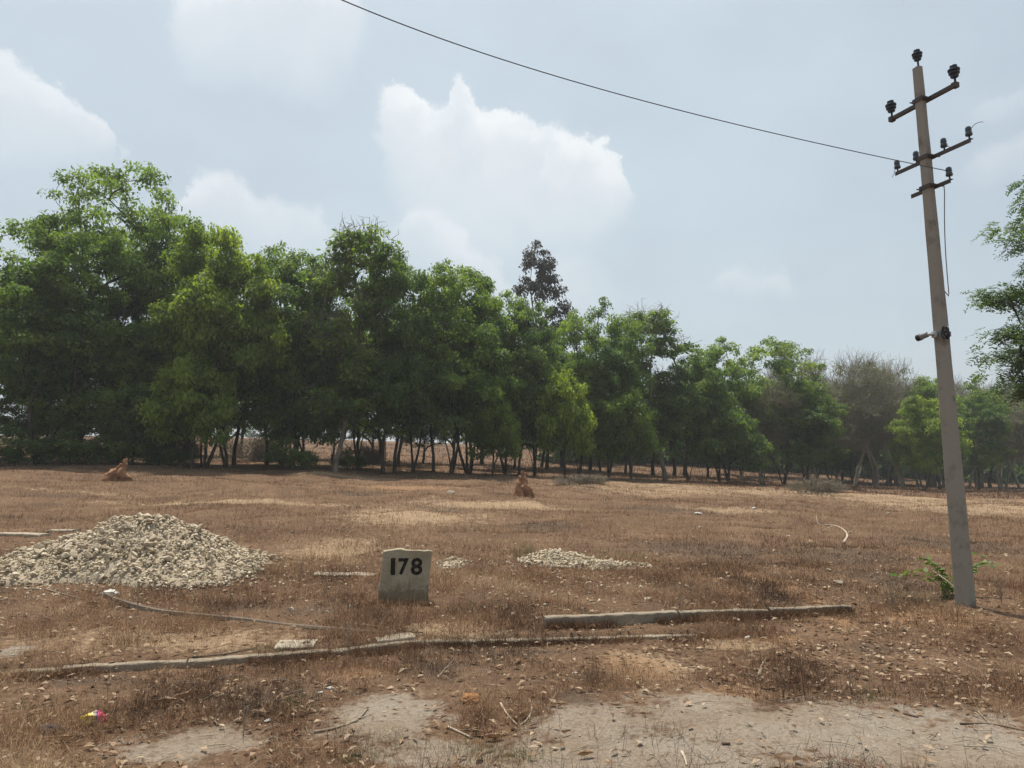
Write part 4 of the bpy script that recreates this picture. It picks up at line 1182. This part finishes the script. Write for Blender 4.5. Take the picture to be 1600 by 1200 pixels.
# ------------------------------------------------------------------ sticks, litter and other single things
def ground_path(pts, lift=.01):
    out = []
    for q in pts:
        p = gp(q[0], q[1]); out.append(Vector((p.x, p.y, p.z + lift + (q[2] if len(q) > 2 else 0))))
    sm = []
    for i in range(len(out) - 1):
        p0, p1, p2, p3 = out[max(i - 1, 0)], out[i], out[i + 1], out[min(i + 2, len(out) - 1)]
        for k in range(5):
            t = k / 5
            sm.append(.5 * ((2 * p1) + (p2 - p0) * t + (2 * p0 - 5 * p1 + 4 * p2 - p3) * t * t + (3 * p1 - p0 - 3 * p2 + p3) * t ** 3))
    sm.append(out[-1]); return sm
def stick(name, pts, r0, r1, mat, label, cat='stick', group='fallen sticks', side=(), sides=6):
    P = ground_path(pts, r0 * .8); n = len(P)
    bm = tube_path(P, [(r0 + (r1 - r0) * i / (n - 1)) * random.uniform(.85, 1.15) for i in range(n)], sides)
    for s in side:
        Q = ground_path(s, r1); m = len(Q)
        add_bm(bm, tube_path(Q, [r1 * 1.1 + (r1 * .35 - r1 * 1.1) * i / (m - 1) for i in range(m)], 5))
    o = P[0].copy()
    bmesh.ops.translate(bm, verts=bm.verts, vec=-o)
    return tag(obj(name, mesh_bm(name, bm, True), mat, None, o), label, cat, group)
def strip():
    P = ground_path([(162, 934, .045), (185, 944, .04), (240, 957, .03), (300, 965, .035), (380, 971, .02), (450, 978, .01), (540, 986, .012), (655, 994, .0)], .005)
    bm = bmesh.new(); A = []
    n = len(P)
    for i, p in enumerate(P):
        t = i / (n - 1); wd = .04 * (1 - t) ** 1.2 + .012
        d = (P[min(i + 1, n - 1)] - P[max(i - 1, 0)]).normalized(); s = Vector((-d.y, d.x, 0))
        A.append([bm.verts.new(p - s * .012 - Vector((0, 0, wd))), bm.verts.new(p), bm.verts.new(p + s * .022 + Vector((0, 0, .008))), bm.verts.new(p + s * .03 - Vector((0, 0, wd)))])
    for a, b in zip(A, A[1:]):
        for k in range(4): bm.faces.new((a[k], b[k], b[(k + 1) % 4], a[(k + 1) % 4]))
    bm.faces.new(A[0]); bm.faces.new(A[-1][::-1])
    bmesh.ops.recalc_face_normals(bm, faces=bm.faces)
    o = P[0].copy(); bmesh.ops.translate(bm, verts=bm.verts, vec=-o)
    tag(obj('palm_stalk', mesh_bm('palm_stalk', bm), M['stalk'], None, o), 'long curved dry palm stalk lying before the large stone heap', 'palm stalk')
    # sheath end
strip()
def crumple(name, px, py, sx, sy, sz_, mat, label, cat, seed, amp=.45, group=None, rz=0.):
    p = gp(px, py); bm = bmesh.new()
    bmesh.ops.create_icosphere(bm, subdivisions=3, radius=1)
    for v in bm.verts:
        c = v.co.copy(); q = seed * 7.7
        n1 = float(vnoise(c.x * 2.2 + q, c.y * 2.2 + c.z * 3.1)); n2 = float(vnoise(c.x * 6 + q, c.y * 6 - c.z * 7 + 3)); n3 = float(vnoise(c.z * 2.6 + q, c.x * 2.4 - c.y * 2 + 9))
        k = 1 + amp * 2.2 * (n1 - .5) + amp * 1.5 * (n2 - .5); k2 = 1 + amp * 2.4 * (n3 - .5) + amp * (n2 - .5)
        v.co = Vector((c.x * sx * k, c.y * sy * k2, c.z * sz_ * (k + k2) * .5))
    return tag(obj(name, mesh_bm(name, bm), mat, None, (p.x, p.y, p.z + sz_ * .55), (0, 0, rz)), label, cat, group)
crumple('snack_wrapper', 146, 1130, .075, .035, .045, M['wrapper'], 'crumpled yellow and pink snack wrapper on the grass', 'wrapper', 1, .35, None, .5)
crumple('paper_scrap', 172, 931, .10, .06, .045, M['paper'], 'large pale scrap at the head of the dry palm stalk', 'scrap', 2, .3, 'pale scraps of litter')
for i, (px, py, s, lab) in enumerate([(516, 1077, .035, 'small white scrap above the left bare patch'), (1168, 997, .045, 'white crumpled scrap right of the lower kerb end'), (1545, 1073, .04, 'white scrap near the right edge'), (1091, 803, .12, 'bright white scrap far out in the field'), (418, 1127, .03, 'white scrap in the dark grass at lower left'), (1311, 1082, .035, 'greyish scrap among dry leaves at the edge of the sand'), (898, 1052, .025, 'tiny white scrap on the black soil'), (1178, 795, .12, 'thin pale scrap right of the bright white one'), (1232, 838, .05, 'small white scrap in the field left of the fallen branch'), (500, 1084, .025, 'tiny pale scrap beside another left of the bare patch')]):
    crumple('paper_scrap', px, py, s * .85, s * .5, s * .25, M['paper'], lab, 'scrap', 20 + i, .35, 'pale scraps of litter', i * 1.1)
crumple('coconut_husk', 76, 1150, .075, .05, .04, M['husk'], 'dark curled husk on the ground at the lower left', 'husk', 5, .3)
crumple('clay_clod', 735, 1098, .065, .05, .04, M['rust_stone'], 'rust orange clod beside the bare patch', 'clod', 6, .3)
stick('fallen_branch', [(1318, 850), (1324, 838), (1315, 827), (1300, 822), (1287, 822)], .03, .01, M['palewood'], 'curved white fallen branch in the field left of the pole', 'branch', None, [[(1322, 834), (1330, 831), (1334, 828)], [(1300, 822), (1285, 830), (1275, 833)], [(1287, 822), (1278, 818), (1276, 812, .1)]])
stick('stick', [(-10, 1192), (25, 1180), (50, 1165), (75, 1160), (98, 1155)], .011, .007, M['drywood'], 'brown bent stick at the lower left corner')
stick('stick', [(782, 1101), (793, 1118), (808, 1134)], .0075, .004, M['palewood'], 'pale stick forming the left arm of a curved pair', side=())
stick('stick', [(828, 1095), (831, 1112), (822, 1128), (812, 1134)], .005, .0035, M['palewood'], 'pale stick forming the right arm of a curved pair')
stick('stick', [(698, 1137), (718, 1147), (736, 1154)], .009, .005, M['palewood'], 'short pale stick between the two bare patches')
stick('stick', [(540, 1136), (560, 1125), (575, 1108)], .008, .005, M['drywood'], 'thin stick on the left bare patch', side=[[(560, 1125), (572, 1120), (580, 1118)]])
stick('stick', [(490, 1146), (525, 1140), (560, 1127)], .010, .006, M['drywood'], 'long thin stick lying left of the bare patch')
stick('stick', [(686, 1059), (697, 1045), (710, 1032)], .008, .004, M['drywood'], 'forked twig on the black soil', side=[[(697, 1045), (712, 1038), (722, 1040)]])
stick('stick', [(1500, 1132), (1550, 1134), (1600, 1144)], .007, .004, M['darkwood'], 'dark thin twig at the right edge of the sand')
stick('stick', [(1528, 1112), (1545, 1130), (1555, 1136)], .006, .003, M['drywood'], 'thin pale twig crossing the dark one at the right')
stick('stick', [(1128, 1166), (1141, 1164)], .010, .008, M['darkwood'], 'stubby dark stick on the pale sand')
stick('stick', [(1065, 1178), (1070, 1188), (1073, 1199)], .010, .004, M['palewood'], 'pale pointed stick at the bottom edge of the sand')
stick('stick', [(1412, 1116), (1435, 1123)], .008, .006, M['darkwood'], 'short dark twig on the sand near the right')
stick('stick', [(72, 922), (100, 930), (130, 938)], .010, .006, M['drywood'], 'thin pale stick left of the palm stalk')
stick('stick', [(1186, 1058), (1190, 1045), (1194, 1035)], .014, .010, M['drywood'], 'short thick stick among dry leaves right of centre')
stick('stick', [(300, 1030), (350, 1024), (400, 1014)], .009, .005, M['darkwood'], 'thin dark stick resting above the lower kerb', side=())
stick('stick', [(540, 975), (600, 982), (660, 990)], .010, .006, M['drywood'], 'thin stick lying below the marker stone')
def curled_leaf(px, py, L, wd, lab, seed, rz):
    p = gp(px, py); g = random.Random(seed); bm = bmesh.new(); rows = []
    for i in range(8):
        t = i / 7; wv = wd * math.sin(math.pi * (t * .92 + .04)) ** .8; lift = .25 * L * (t - .5) ** 2 * 2 + .006
        rows.append([bm.verts.new(((t - .5) * L, k * wv * .5 * (1 - .3 * abs(k)), lift + abs(k) * wv * .55 + g.uniform(-.004, .004))) for k in (-1, -.5, 0, .5, 1)])
    for a, b in zip(rows, rows[1:]):
        for k in range(4): bm.faces.new((a[k], a[k + 1], b[k + 1], b[k]))
    s = bmesh.ops.solidify(bm, geom=bm.faces[:], thickness=.0015)
    tag(obj('dry_leaf', mesh_bm('dry_leaf', bm, True), M['dryleaf'], None, (p.x, p.y, p.z + .01), (0, 0, rz)), lab, 'leaf', 'large curled dry leaves')
for i, a in enumerate([(255, 1105, .17, .07, 'large curled dry leaf right of the snack wrapper', .4), (285, 1095, .16, .06, 'curled dry leaf joined to another right of the wrapper', 1.0), (270, 1120, .12, .04, 'narrow dry leaf under the curled pair right of the wrapper', 2.2), (818, 1122, .10, .045, 'curled dry leaf at the joint of the paired sticks', .9), (772, 1158, .12, .05, 'curled dry leaf below the paired sticks', .2), (915, 1187, .10, .05, 'curled dry leaf near the bottom edge on sand', .3), (885, 1149, .07, .03, 'pale narrow dry leaf on sand', .5), (748, 1192, .12, .06, 'broad dry leaf at the bottom edge in a grass tuft', 1.4), (875, 1106, .09, .035, 'dry leaf at the edge of the black soil', .1), (92, 1162, .16, .05, 'long dry leaf beside the dark husk', .25), (1270, 1040, .10, .04, 'dry leaf among litter right of the lower kerb', .2), (1240, 1068, .09, .04, 'pale dry leaf at the edge of the pale sand', .4), (1460, 1088, .10, .04, 'dry leaf at the sand edge on the right', .1), (145, 948, .13, .08, 'curled pale leaf sheath beside the palm stalk', .1)]):
    curled_leaf(*a[:5], 50 + i, a[5])

# green creeper at the foot of the pole
def creeper():
    b = gp(1484, 936)
    o = thing('weed_plant', 'green leafy weed with arching stems at the foot of the concrete pole', 'weed', b)
    g = np.random.default_rng(8); bm = bmesh.new(); V = []; T = []
    tips = [(1400, 900), (1420, 893), (1436, 874), (1452, 880), (1465, 890), (1478, 925), (1470, 905), (1525, 895), (1545, 885), (1558, 882), (1530, 866), (1482, 912), (1488, 930)]
    for i, (px, py) in enumerate(tips):
        tip = at_depth(px, py, b.y + g.uniform(-.1, .35)) - b
        tip.z = max(tip.z, .08)
        mid = Vector((tip.x * .35, tip.y * .5, tip.z * .9 + .12))
        st = Vector((g.uniform(-.06, .06), g.uniform(0, .1), -.02))
        pts = [(1 - t) ** 2 * st + 2 * t * (1 - t) * mid + t * t * tip for t in [k / 10 for k in range(11)]]
        add_bm(bm, tube_path(pts, [.006 - .004 * k / 10 for k in range(11)], 5))
        for k in range(4, 11):
            for s in (-1, 1, 0):
                p = np.array(pts[k]); a = g.uniform(0, 6.3)
                d = unit(np.array([math.cos(a) * .8 + (.3 if tip.x > 0 else -.3), math.sin(a) * .6, g.uniform(-.3, .5)])); n_ = unit(np.array([0, 0, 1]) + g.normal(size=3) * .4); q = unit(np.cross(d, n_))
                L = g.uniform(.05, .11); W = L * .28
                V += [p, p + d * L * .45 + q * W, p + d * L, p + d * L * .45 - q * W]; T.append(g.random())
    obj('stem', mesh_bm('stem', bm, True), M['green_stem'], o)
    V = np.array(V); obj('leaves', mesh_np('leaves', V, [np.arange(len(V)).reshape(-1, 4)], {'tint': T}), M['weed'], o)
    # the pale dry stem leaning over the pole
    pts = [at_depth(1503, 938, b.y - .12), at_depth(1495, 922, b.y - .12), at_depth(1478, 906, b.y - .05), at_depth(1458, 892, b.y + .05)]
    bm = tube_path([p - b for p in pts], [.011, .010, .009, .005], 6)
    obj('dry_stem', mesh_bm('dry_stem', bm, True), M['palewood'], o)
M['green_stem'] = plain('green_stem', (.14, .16, .06), .7)
creeper()
def dry_weed(px, py, hpx, lab, seed, n=5, mat='drywood'):
    b = gp(px, py); hh = hpx * b.y / F; g = random.Random(seed); bm = bmesh.new()
    for i in range(n):
        a = g.uniform(0, 6.3); ln = g.uniform(.05, .35); h2 = hh * g.uniform(.55, 1)
        pts = [Vector((math.cos(a) * ln * h2 * t * t, math.sin(a) * ln * h2 * t * t, h2 * t - .02)) for t in [k / 7 for k in range(8)]]
        add_bm(bm, tube_path(pts, [.004 - .0028 * k / 7 for k in range(8)], 4))
        for k in range(3, 8):
            if g.random() < .8:
                c = g.uniform(0, 6.3); e = pts[k] + Vector((math.cos(c), math.sin(c), .8)) * h2 * g.uniform(.06, .16)
                add_bm(bm, tube_path([pts[k], pts[k].lerp(e, .5) + Vector((0, 0, .006)), e], [.002, .0016, .001], 3))
    tag(obj('dry_weed', mesh_bm('dry_weed', bm), M[mat], None, b), lab, 'weed', 'dry weed stalks')
for i, a in enumerate([(1358, 1088, 105, 'tall pale dry stalk leaning over the leaf litter on the right', 1), (215, 960, 75, 'thin dry weed standing before the palm stalk', 3), (405, 885, 40, 'dry weed at the right foot of the large stone heap', 5), (470, 905, 40, 'dry weed between the large heap and the white slab', 5), (1330, 1085, 50, 'short dry weed beside the tall pale stalk', 4), (1395, 950, 65, 'dry stalks in the grass left of the pole', 6), (1565, 945, 60, 'dry weed clump right of the pole', 7), (380, 1150, 90, 'thin dry stalk rising at the lower left', 2), (545, 1020, 50, 'pale dry weed by the gap in the lower kerb', 4), (1062, 960, 45, 'dry weed behind the upper kerb', 5), (1225, 1095, 45, 'dark dry twiglet at the edge of the pale sand', 4), (830, 880, 50, 'dry weed at the left end of the low white stones', 6), (1440, 790, 25, 'dry weed far out left of the pole', 6)]):
    dry_weed(*a[:4], 70 + i, a[4], 'darkwood' if 'dark' in a[3] else 'drywood')

# ------------------------------------------------------------------ grass, litter and pebbles
def blades(g, x, y, hgt, wid, lean, tint, seg3):
    n = len(x); z = H(x, y) + (fbm(x * 7, y * 7, 2) - .5) * .02
    B = np.stack([x, y, z - .006], 1)
    a = g.uniform(0, 2 * math.pi, n); d = np.stack([np.cos(a), np.sin(a), np.zeros(n)], 1)
    f = g.uniform(0, 2 * math.pi, n); s = np.stack([np.cos(f), np.sin(f), np.zeros(n)], 1) * (wid / 2)[:, None]
    l = lean[:, None]; h = hgt[:, None]; U = np.array([[0, 0, 1.]])
    tip = B + h * (d * np.sin(l) + U * np.maximum(np.cos(l), .06))
    if not seg3:
        V = np.stack([B - s, B + s, tip], 1).reshape(-1, 3); return V, np.arange(n * 3).reshape(-1, 3), None, tint
    mid = B + h * .55 * (d * np.sin(l * .6) + U * np.cos(l * .6))
    V = np.stack([B - s, B + s, mid + s * .8, mid - s * .8, tip], 1).reshape(-1, 3)
    o = (np.arange(n) * 5)[:, None]
    return V, o + np.array([[3, 2, 4]]), o + np.array([[0, 1, 2, 3]]), tint
def sample(g, n, y0, y1, um=.80):
    y = np.exp(g.uniform(math.log(y0), math.log(y1), n)); x = g.uniform(-um, um, n) * (y + .8)
    return x, y
def tintfield(x, y, g):
    lf = fbm(x * .5 + 2, y * .5 + 6, 4); mf = fbm(x * 2.1, y * 2.1, 3)
    st = fieldmask(PS, x, y); dk = fieldmask(PD, x, y); og = fieldmask(PO, x, y)
    t = .44 + (lf - .5) * 1.45 + (mf - .5) * .8 + .28 * st + .12 * og - .42 * sstep(.3, .8, dk)
    return np.clip(t + .03 + g.normal(size=len(x)) * .24, 0, 1)
def clumped(g, n, y0, y1, keep=1.6):
    x, y = sample(g, int(n * keep), y0, y1)
    bare = fieldmask(PB, x, y); nz = fbm(x * 2.6 + 30, y * 2.6, 3); n2 = fbm(x * 8, y * 8 + 4, 2)
    p = (1 - .96 * sstep(.22, .5, bare + (nz - .5) * .9)) * (.22 + 1.1 * sstep(.36, .6, .5 * nz + .5 * n2))
    path = np.interp(x, K1[:, 0], K1[:, 1])
    p = p * (1 - .45 * sstep(.15, -.1, y - path) * sstep(-3.5, -.5, x))
    for c, f_ in ((c1, out1), (c2, out2)):
        p = p * np.where((np.abs(x - c.x) < 3.2) & (np.abs(y - c.y) < 1.9) & (f_(x - c.x, y - c.y) > .03), np.where(f_(x - c.x, y - c.y) > .16, .02, .30), 1)
    k = g.random(len(x)) < p
    return x[k], y[k]
def build_grass():
    g = np.random.default_rng(17)
    V = []; T3 = []; Q = []; A3 = []; AQ = []; o = 0
    def put(r):
        nonlocal o
        v, t, q, a = r
        V.append(v); T3.append(t + o); A3.append(a)
        if q is not None: Q.append(q + o); AQ.append(a)
        o += len(v)
    x, y = clumped(g, 240000, 3.3, 12.5); n = len(x)
    hz = fbm(x * 1.3 + 11, y * 1.3, 3)
    lean = np.where(g.random(n) < .68, g.uniform(1.0, 1.56, n), g.uniform(.1, 1.0, n))
    put(blades(g, x, y, g.uniform(.03, .12, n) * (.25 + 2.2 * sstep(.3, .75, hz)), np.maximum(.0024, .00034 * y), lean, tintfield(x, y, g), True))
    x, y = clumped(g, 230000, 10, 48); n = len(x)
    hz = fbm(x * .8 + 11, y * .8, 3)
    put(blades(g, x, y, g.uniform(.04, .13, n) * (.4 + 1.2 * hz), .00042 * y, g.uniform(.3, 1.5, n), tintfield(x, y, g), False))
    x, y = sample(g, 70000, 46, 125, .85); n = len(x)
    put(blades(g, x, y, g.uniform(.12, .4, n), .00055 * y, g.uniform(.1, 1.2, n), np.clip(tintfield(x, y, g) - .2, 0, 1), False))
    # fine tall stalks
    x, y = clumped(g, 9000, 3.5, 30); n = len(x); k = fbm(x * .9 + 50, y * .9, 3) > .47; x, y = x[k], y[k]; n = len(x)
    put(blades(g, x, y, g.uniform(.14, .32, n), np.maximum(.002, .0003 * y), g.uniform(.05, .6, n), np.clip(tintfield(x, y, g) + .05, 0, 1), True))
    # long pale straws lying loose
    x, y = clumped(g, 26000, 3.5, 26); n = len(x)
    put(blades(g, x, y, g.uniform(.05, .22, n), np.maximum(.0022, .00036 * y), g.uniform(1.15, 1.6, n), np.clip(g.normal(.72, .18, n), 0, 1), True))
    # dark weed tufts
    cx, cy = sample(g, 420, 5, 45); m = 60
    ix = np.repeat(np.arange(len(cx)), m); r = .10 + .012 * cy[ix]
    x = cx[ix] + g.normal(size=len(ix)) * r; y = cy[ix] + g.normal(size=len(ix)) * r
    k = fieldmask(PB, x, y) < .25; x, y = x[k], y[k]; n = len(x)
    put(blades(g, x, y, g.uniform(.06, .2, n), np.maximum(.002, .0003 * y), g.uniform(.1, .9, n), np.clip(g.normal(.18, .12, n), 0, 1), False))
    b = gp(631, 945)
    x = b.x + g.uniform(-.38, .36, 900); y = b.y + g.normal(-.02, .05, 900)
    put(blades(g, x, y, g.uniform(.03, .12, 900), np.full(900, .003), g.uniform(.1, 1.1, 900), tintfield(x, y, g), True))
    # grass growing along and over the kerbs
    for K, n in ((K1, 12000), (K2, 8000)):
        x = g.uniform(max(K[0, 0], -6), K[-1, 0], n); y = np.interp(x, K[:, 0], K[:, 1]) + g.normal(-.05, .05, n) - .02
        k = fbm(x * 2.2 + 70, y * .5, 2) > .42; x, y = x[k], y[k]; n = len(x)
        put(blades(g, x, y, g.uniform(.04, .13, n), np.full(n, .0028), g.uniform(.1, 1.2, n), np.clip(tintfield(x, y, g) - .06, 0, 1), True))
    faces = [np.concatenate(T3)] + ([np.concatenate(Q)] if Q else [])
    me = mesh_np('dry_grass', np.concatenate(V), faces, {'tint': np.concatenate(A3 + AQ)})
    ob = obj('dry_grass', me, M['grass']); ob['kind'] = 'stuff'; tag(ob, 'dry brown grass covering the whole field', 'grass')
build_grass()
def green_tufts():
    g = np.random.default_rng(27); V = []; F3 = []; A = []; o = 0
    for px, py, rx, ry, n, hh in [(118, 880, 26, 12, 420, .2), (20, 905, 35, 12, 420, .16), (450, 1103, 22, 14, 260, .08), (822, 868, 24, 14, 380, .18), (880, 880, 40, 8, 300, .10), (970, 873, 60, 8, 260, .16), (610, 1165, 40, 20, 160, .08), (740, 1180, 60, 16, 260, .10), (560, 1190, 40, 10, 160, .1), (60, 1100, 50, 12, 160, .08), (990, 970, 80, 8, 300, .1), (1250, 960, 80, 8, 260, .1), (1430, 940, 60, 12, 300, .13), (370, 900, 60, 8, 260, .12), (420, 1020, 60, 5, 220, .09), (820, 1185, 30, 10, 140, .08), (1360, 1090, 30, 10, 160, .1)]:
        c = gp(px, py); e = gp(px + rx, py); f = gp(px, py - ry)
        x = c.x + g.normal(size=n) * (e.x - c.x) * .6; y = c.y + g.normal(size=n) * (f.y - c.y) * .6
        v, t, q, a = blades(g, x, y, g.uniform(.4, 1.1, n) * hh, np.maximum(.003, .00045 * y), g.uniform(.1, 1.0, n), g.random(n), False)
        V.append(v); F3.append(t + o); A.append(a); o += len(v)
    ob = obj('green_grass', mesh_np('green_grass', np.concatenate(V), [np.concatenate(F3)], {'tint': np.concatenate(A)}), M['green_grass'])
    ob['kind'] = 'stuff'; tag(ob, 'faded green grass tufts among the dry grass', 'grass')
green_tufts()
def litter():
    g = np.random.default_rng(37)
    x, y = sample(g, 24000, 3.4, 16); px, py = project(x, y, 0.0)
    dens = .28 + .75 * np.exp(-(((px - 1330) / 320) ** 2 + ((py - 1020) / 70) ** 2)) + .3 * np.exp(-(((px - 300) / 300) ** 2 + ((py - 1100) / 60) ** 2))
    dens = dens * (1 - .78 * sstep(.3, .55, fieldmask(PB, x, y)))
    k = g.random(len(x)) < dens; x, y = x[k], y[k]; n = len(x)
    z = H(x, y) + g.uniform(.006, .035, n)
    a = g.uniform(0, 6.3, n); L = g.uniform(.012, .042, n) * (.8 + .03 * y); W = L * g.uniform(.3, .6, n)
    d = np.stack([np.cos(a), np.sin(a), g.uniform(-.25, .25, n)], 1); s = np.stack([-np.sin(a), np.cos(a), g.uniform(-.4, .4, n)], 1)
    P = np.stack([x, y, z], 1); up = np.array([0, 0, 1.])
    cu = (L * g.uniform(.1, .45, n))[:, None]
    L = L[:, None]; W = W[:, None]
    V = np.stack([P - d * L, P - s * W + up * cu, P + d * L, P + s * W + up * cu], 1).reshape(-1, 3)
    o = (np.arange(n) * 4)[:, None]
    Fc = np.concatenate([o + np.array([[0, 1, 2]]), o + np.array([[0, 2, 3]])])
    t = np.clip(g.beta(1.8, 2.0, n) + .18, 0, 1)
    ob = obj('leaf_litter', mesh_np('leaf_litter', V, [Fc], {'tint': np.concatenate([t, t])}), M['litter'])
    ob['kind'] = 'stuff'; tag(ob, 'brown dry leaf litter strewn over the ground', 'litter')
    # small twigs
    x, y = sample(g, 1500, 3.4, 14); n = len(x); a = g.uniform(0, 6.3, n); L = g.uniform(.05, .22, n); b = a + g.normal(size=n) * .5
    p0 = np.stack([x, y, H(x, y) + .012], 1); x1 = x + np.cos(a) * L * .5; y1 = y + np.sin(a) * L * .5; p1 = np.stack([x1, y1, H(x1, y1) + g.uniform(.01, .03, n)], 1)
    x2 = x1 + np.cos(b) * L * .5; y2 = y1 + np.sin(b) * L * .5; p2 = np.stack([x2, y2, H(x2, y2) + .012], 1)
    r = g.uniform(.0015, .004, n)
    v, q = tubes(np.concatenate([p0, p1]), np.concatenate([p1, p2]), np.concatenate([r, r * .9]), np.concatenate([r * .9, r * .6]), 4)
    ob = obj('twigs', mesh_np('twigs', v, [q]), M['drywood']); ob['kind'] = 'stuff'; tag(ob, 'thin dry twigs scattered over the ground', 'twigs')
    # pebbles and stone chips
    x, y = sample(g, 700, 3.4, 20); n = len(x); s = g.uniform(.004, .012, n) * (1 + .05 * y)
    extra = []
    for c, w_, m in ((c2, 1.3, 160), (c1, 2.8, 500), (gp(830, 930), .9, 50)):
        q = g.normal(size=(m, 2)) * np.array([w_ * .6, .9]) + np.array([c.x, c.y - .8]); extra.append(q)
    q = np.concatenate(extra); x = np.concatenate([x, q[:, 0]]); y = np.concatenate([y, q[:, 1]]); s = np.concatenate([s, g.uniform(.015, .045, len(q))])
    V, T = scatter_rocks(np.stack([x, y, H(x, y) + s * .2], 1), s, g)
    ob = obj('pebbles', mesh_np('pebbles', V, [T]), M['rubble']); ob['kind'] = 'stuff'; tag(ob, 'pale pebbles and stone chips strewn over the ground', 'pebbles')
litter()

# ------------------------------------------------------------------ thin haze, also standing in for the veil of lens flare
def haze():
    bm = bmesh.new()
    box_bm(bm, -2600, 2600, -450, 4100, -30, 120)
    m = bpy.data.materials.new('haze_flare_veil'); m.use_nodes = True
    t = NT(m.node_tree); t.n.clear()
    v = t.new('ShaderNodeVolumePrincipled'); v.inputs['Color'].default_value = (.88, .92, .96, 1); v.inputs['Density'].default_value = .0007; v.inputs['Anisotropy'].default_value = .3
    o = t.new('ShaderNodeOutputMaterial'); t.l.new(v.outputs[0], o.inputs['Volume'])
    ob = obj('haze', mesh_bm('haze', bm), m); ob['kind'] = 'stuff'
haze()
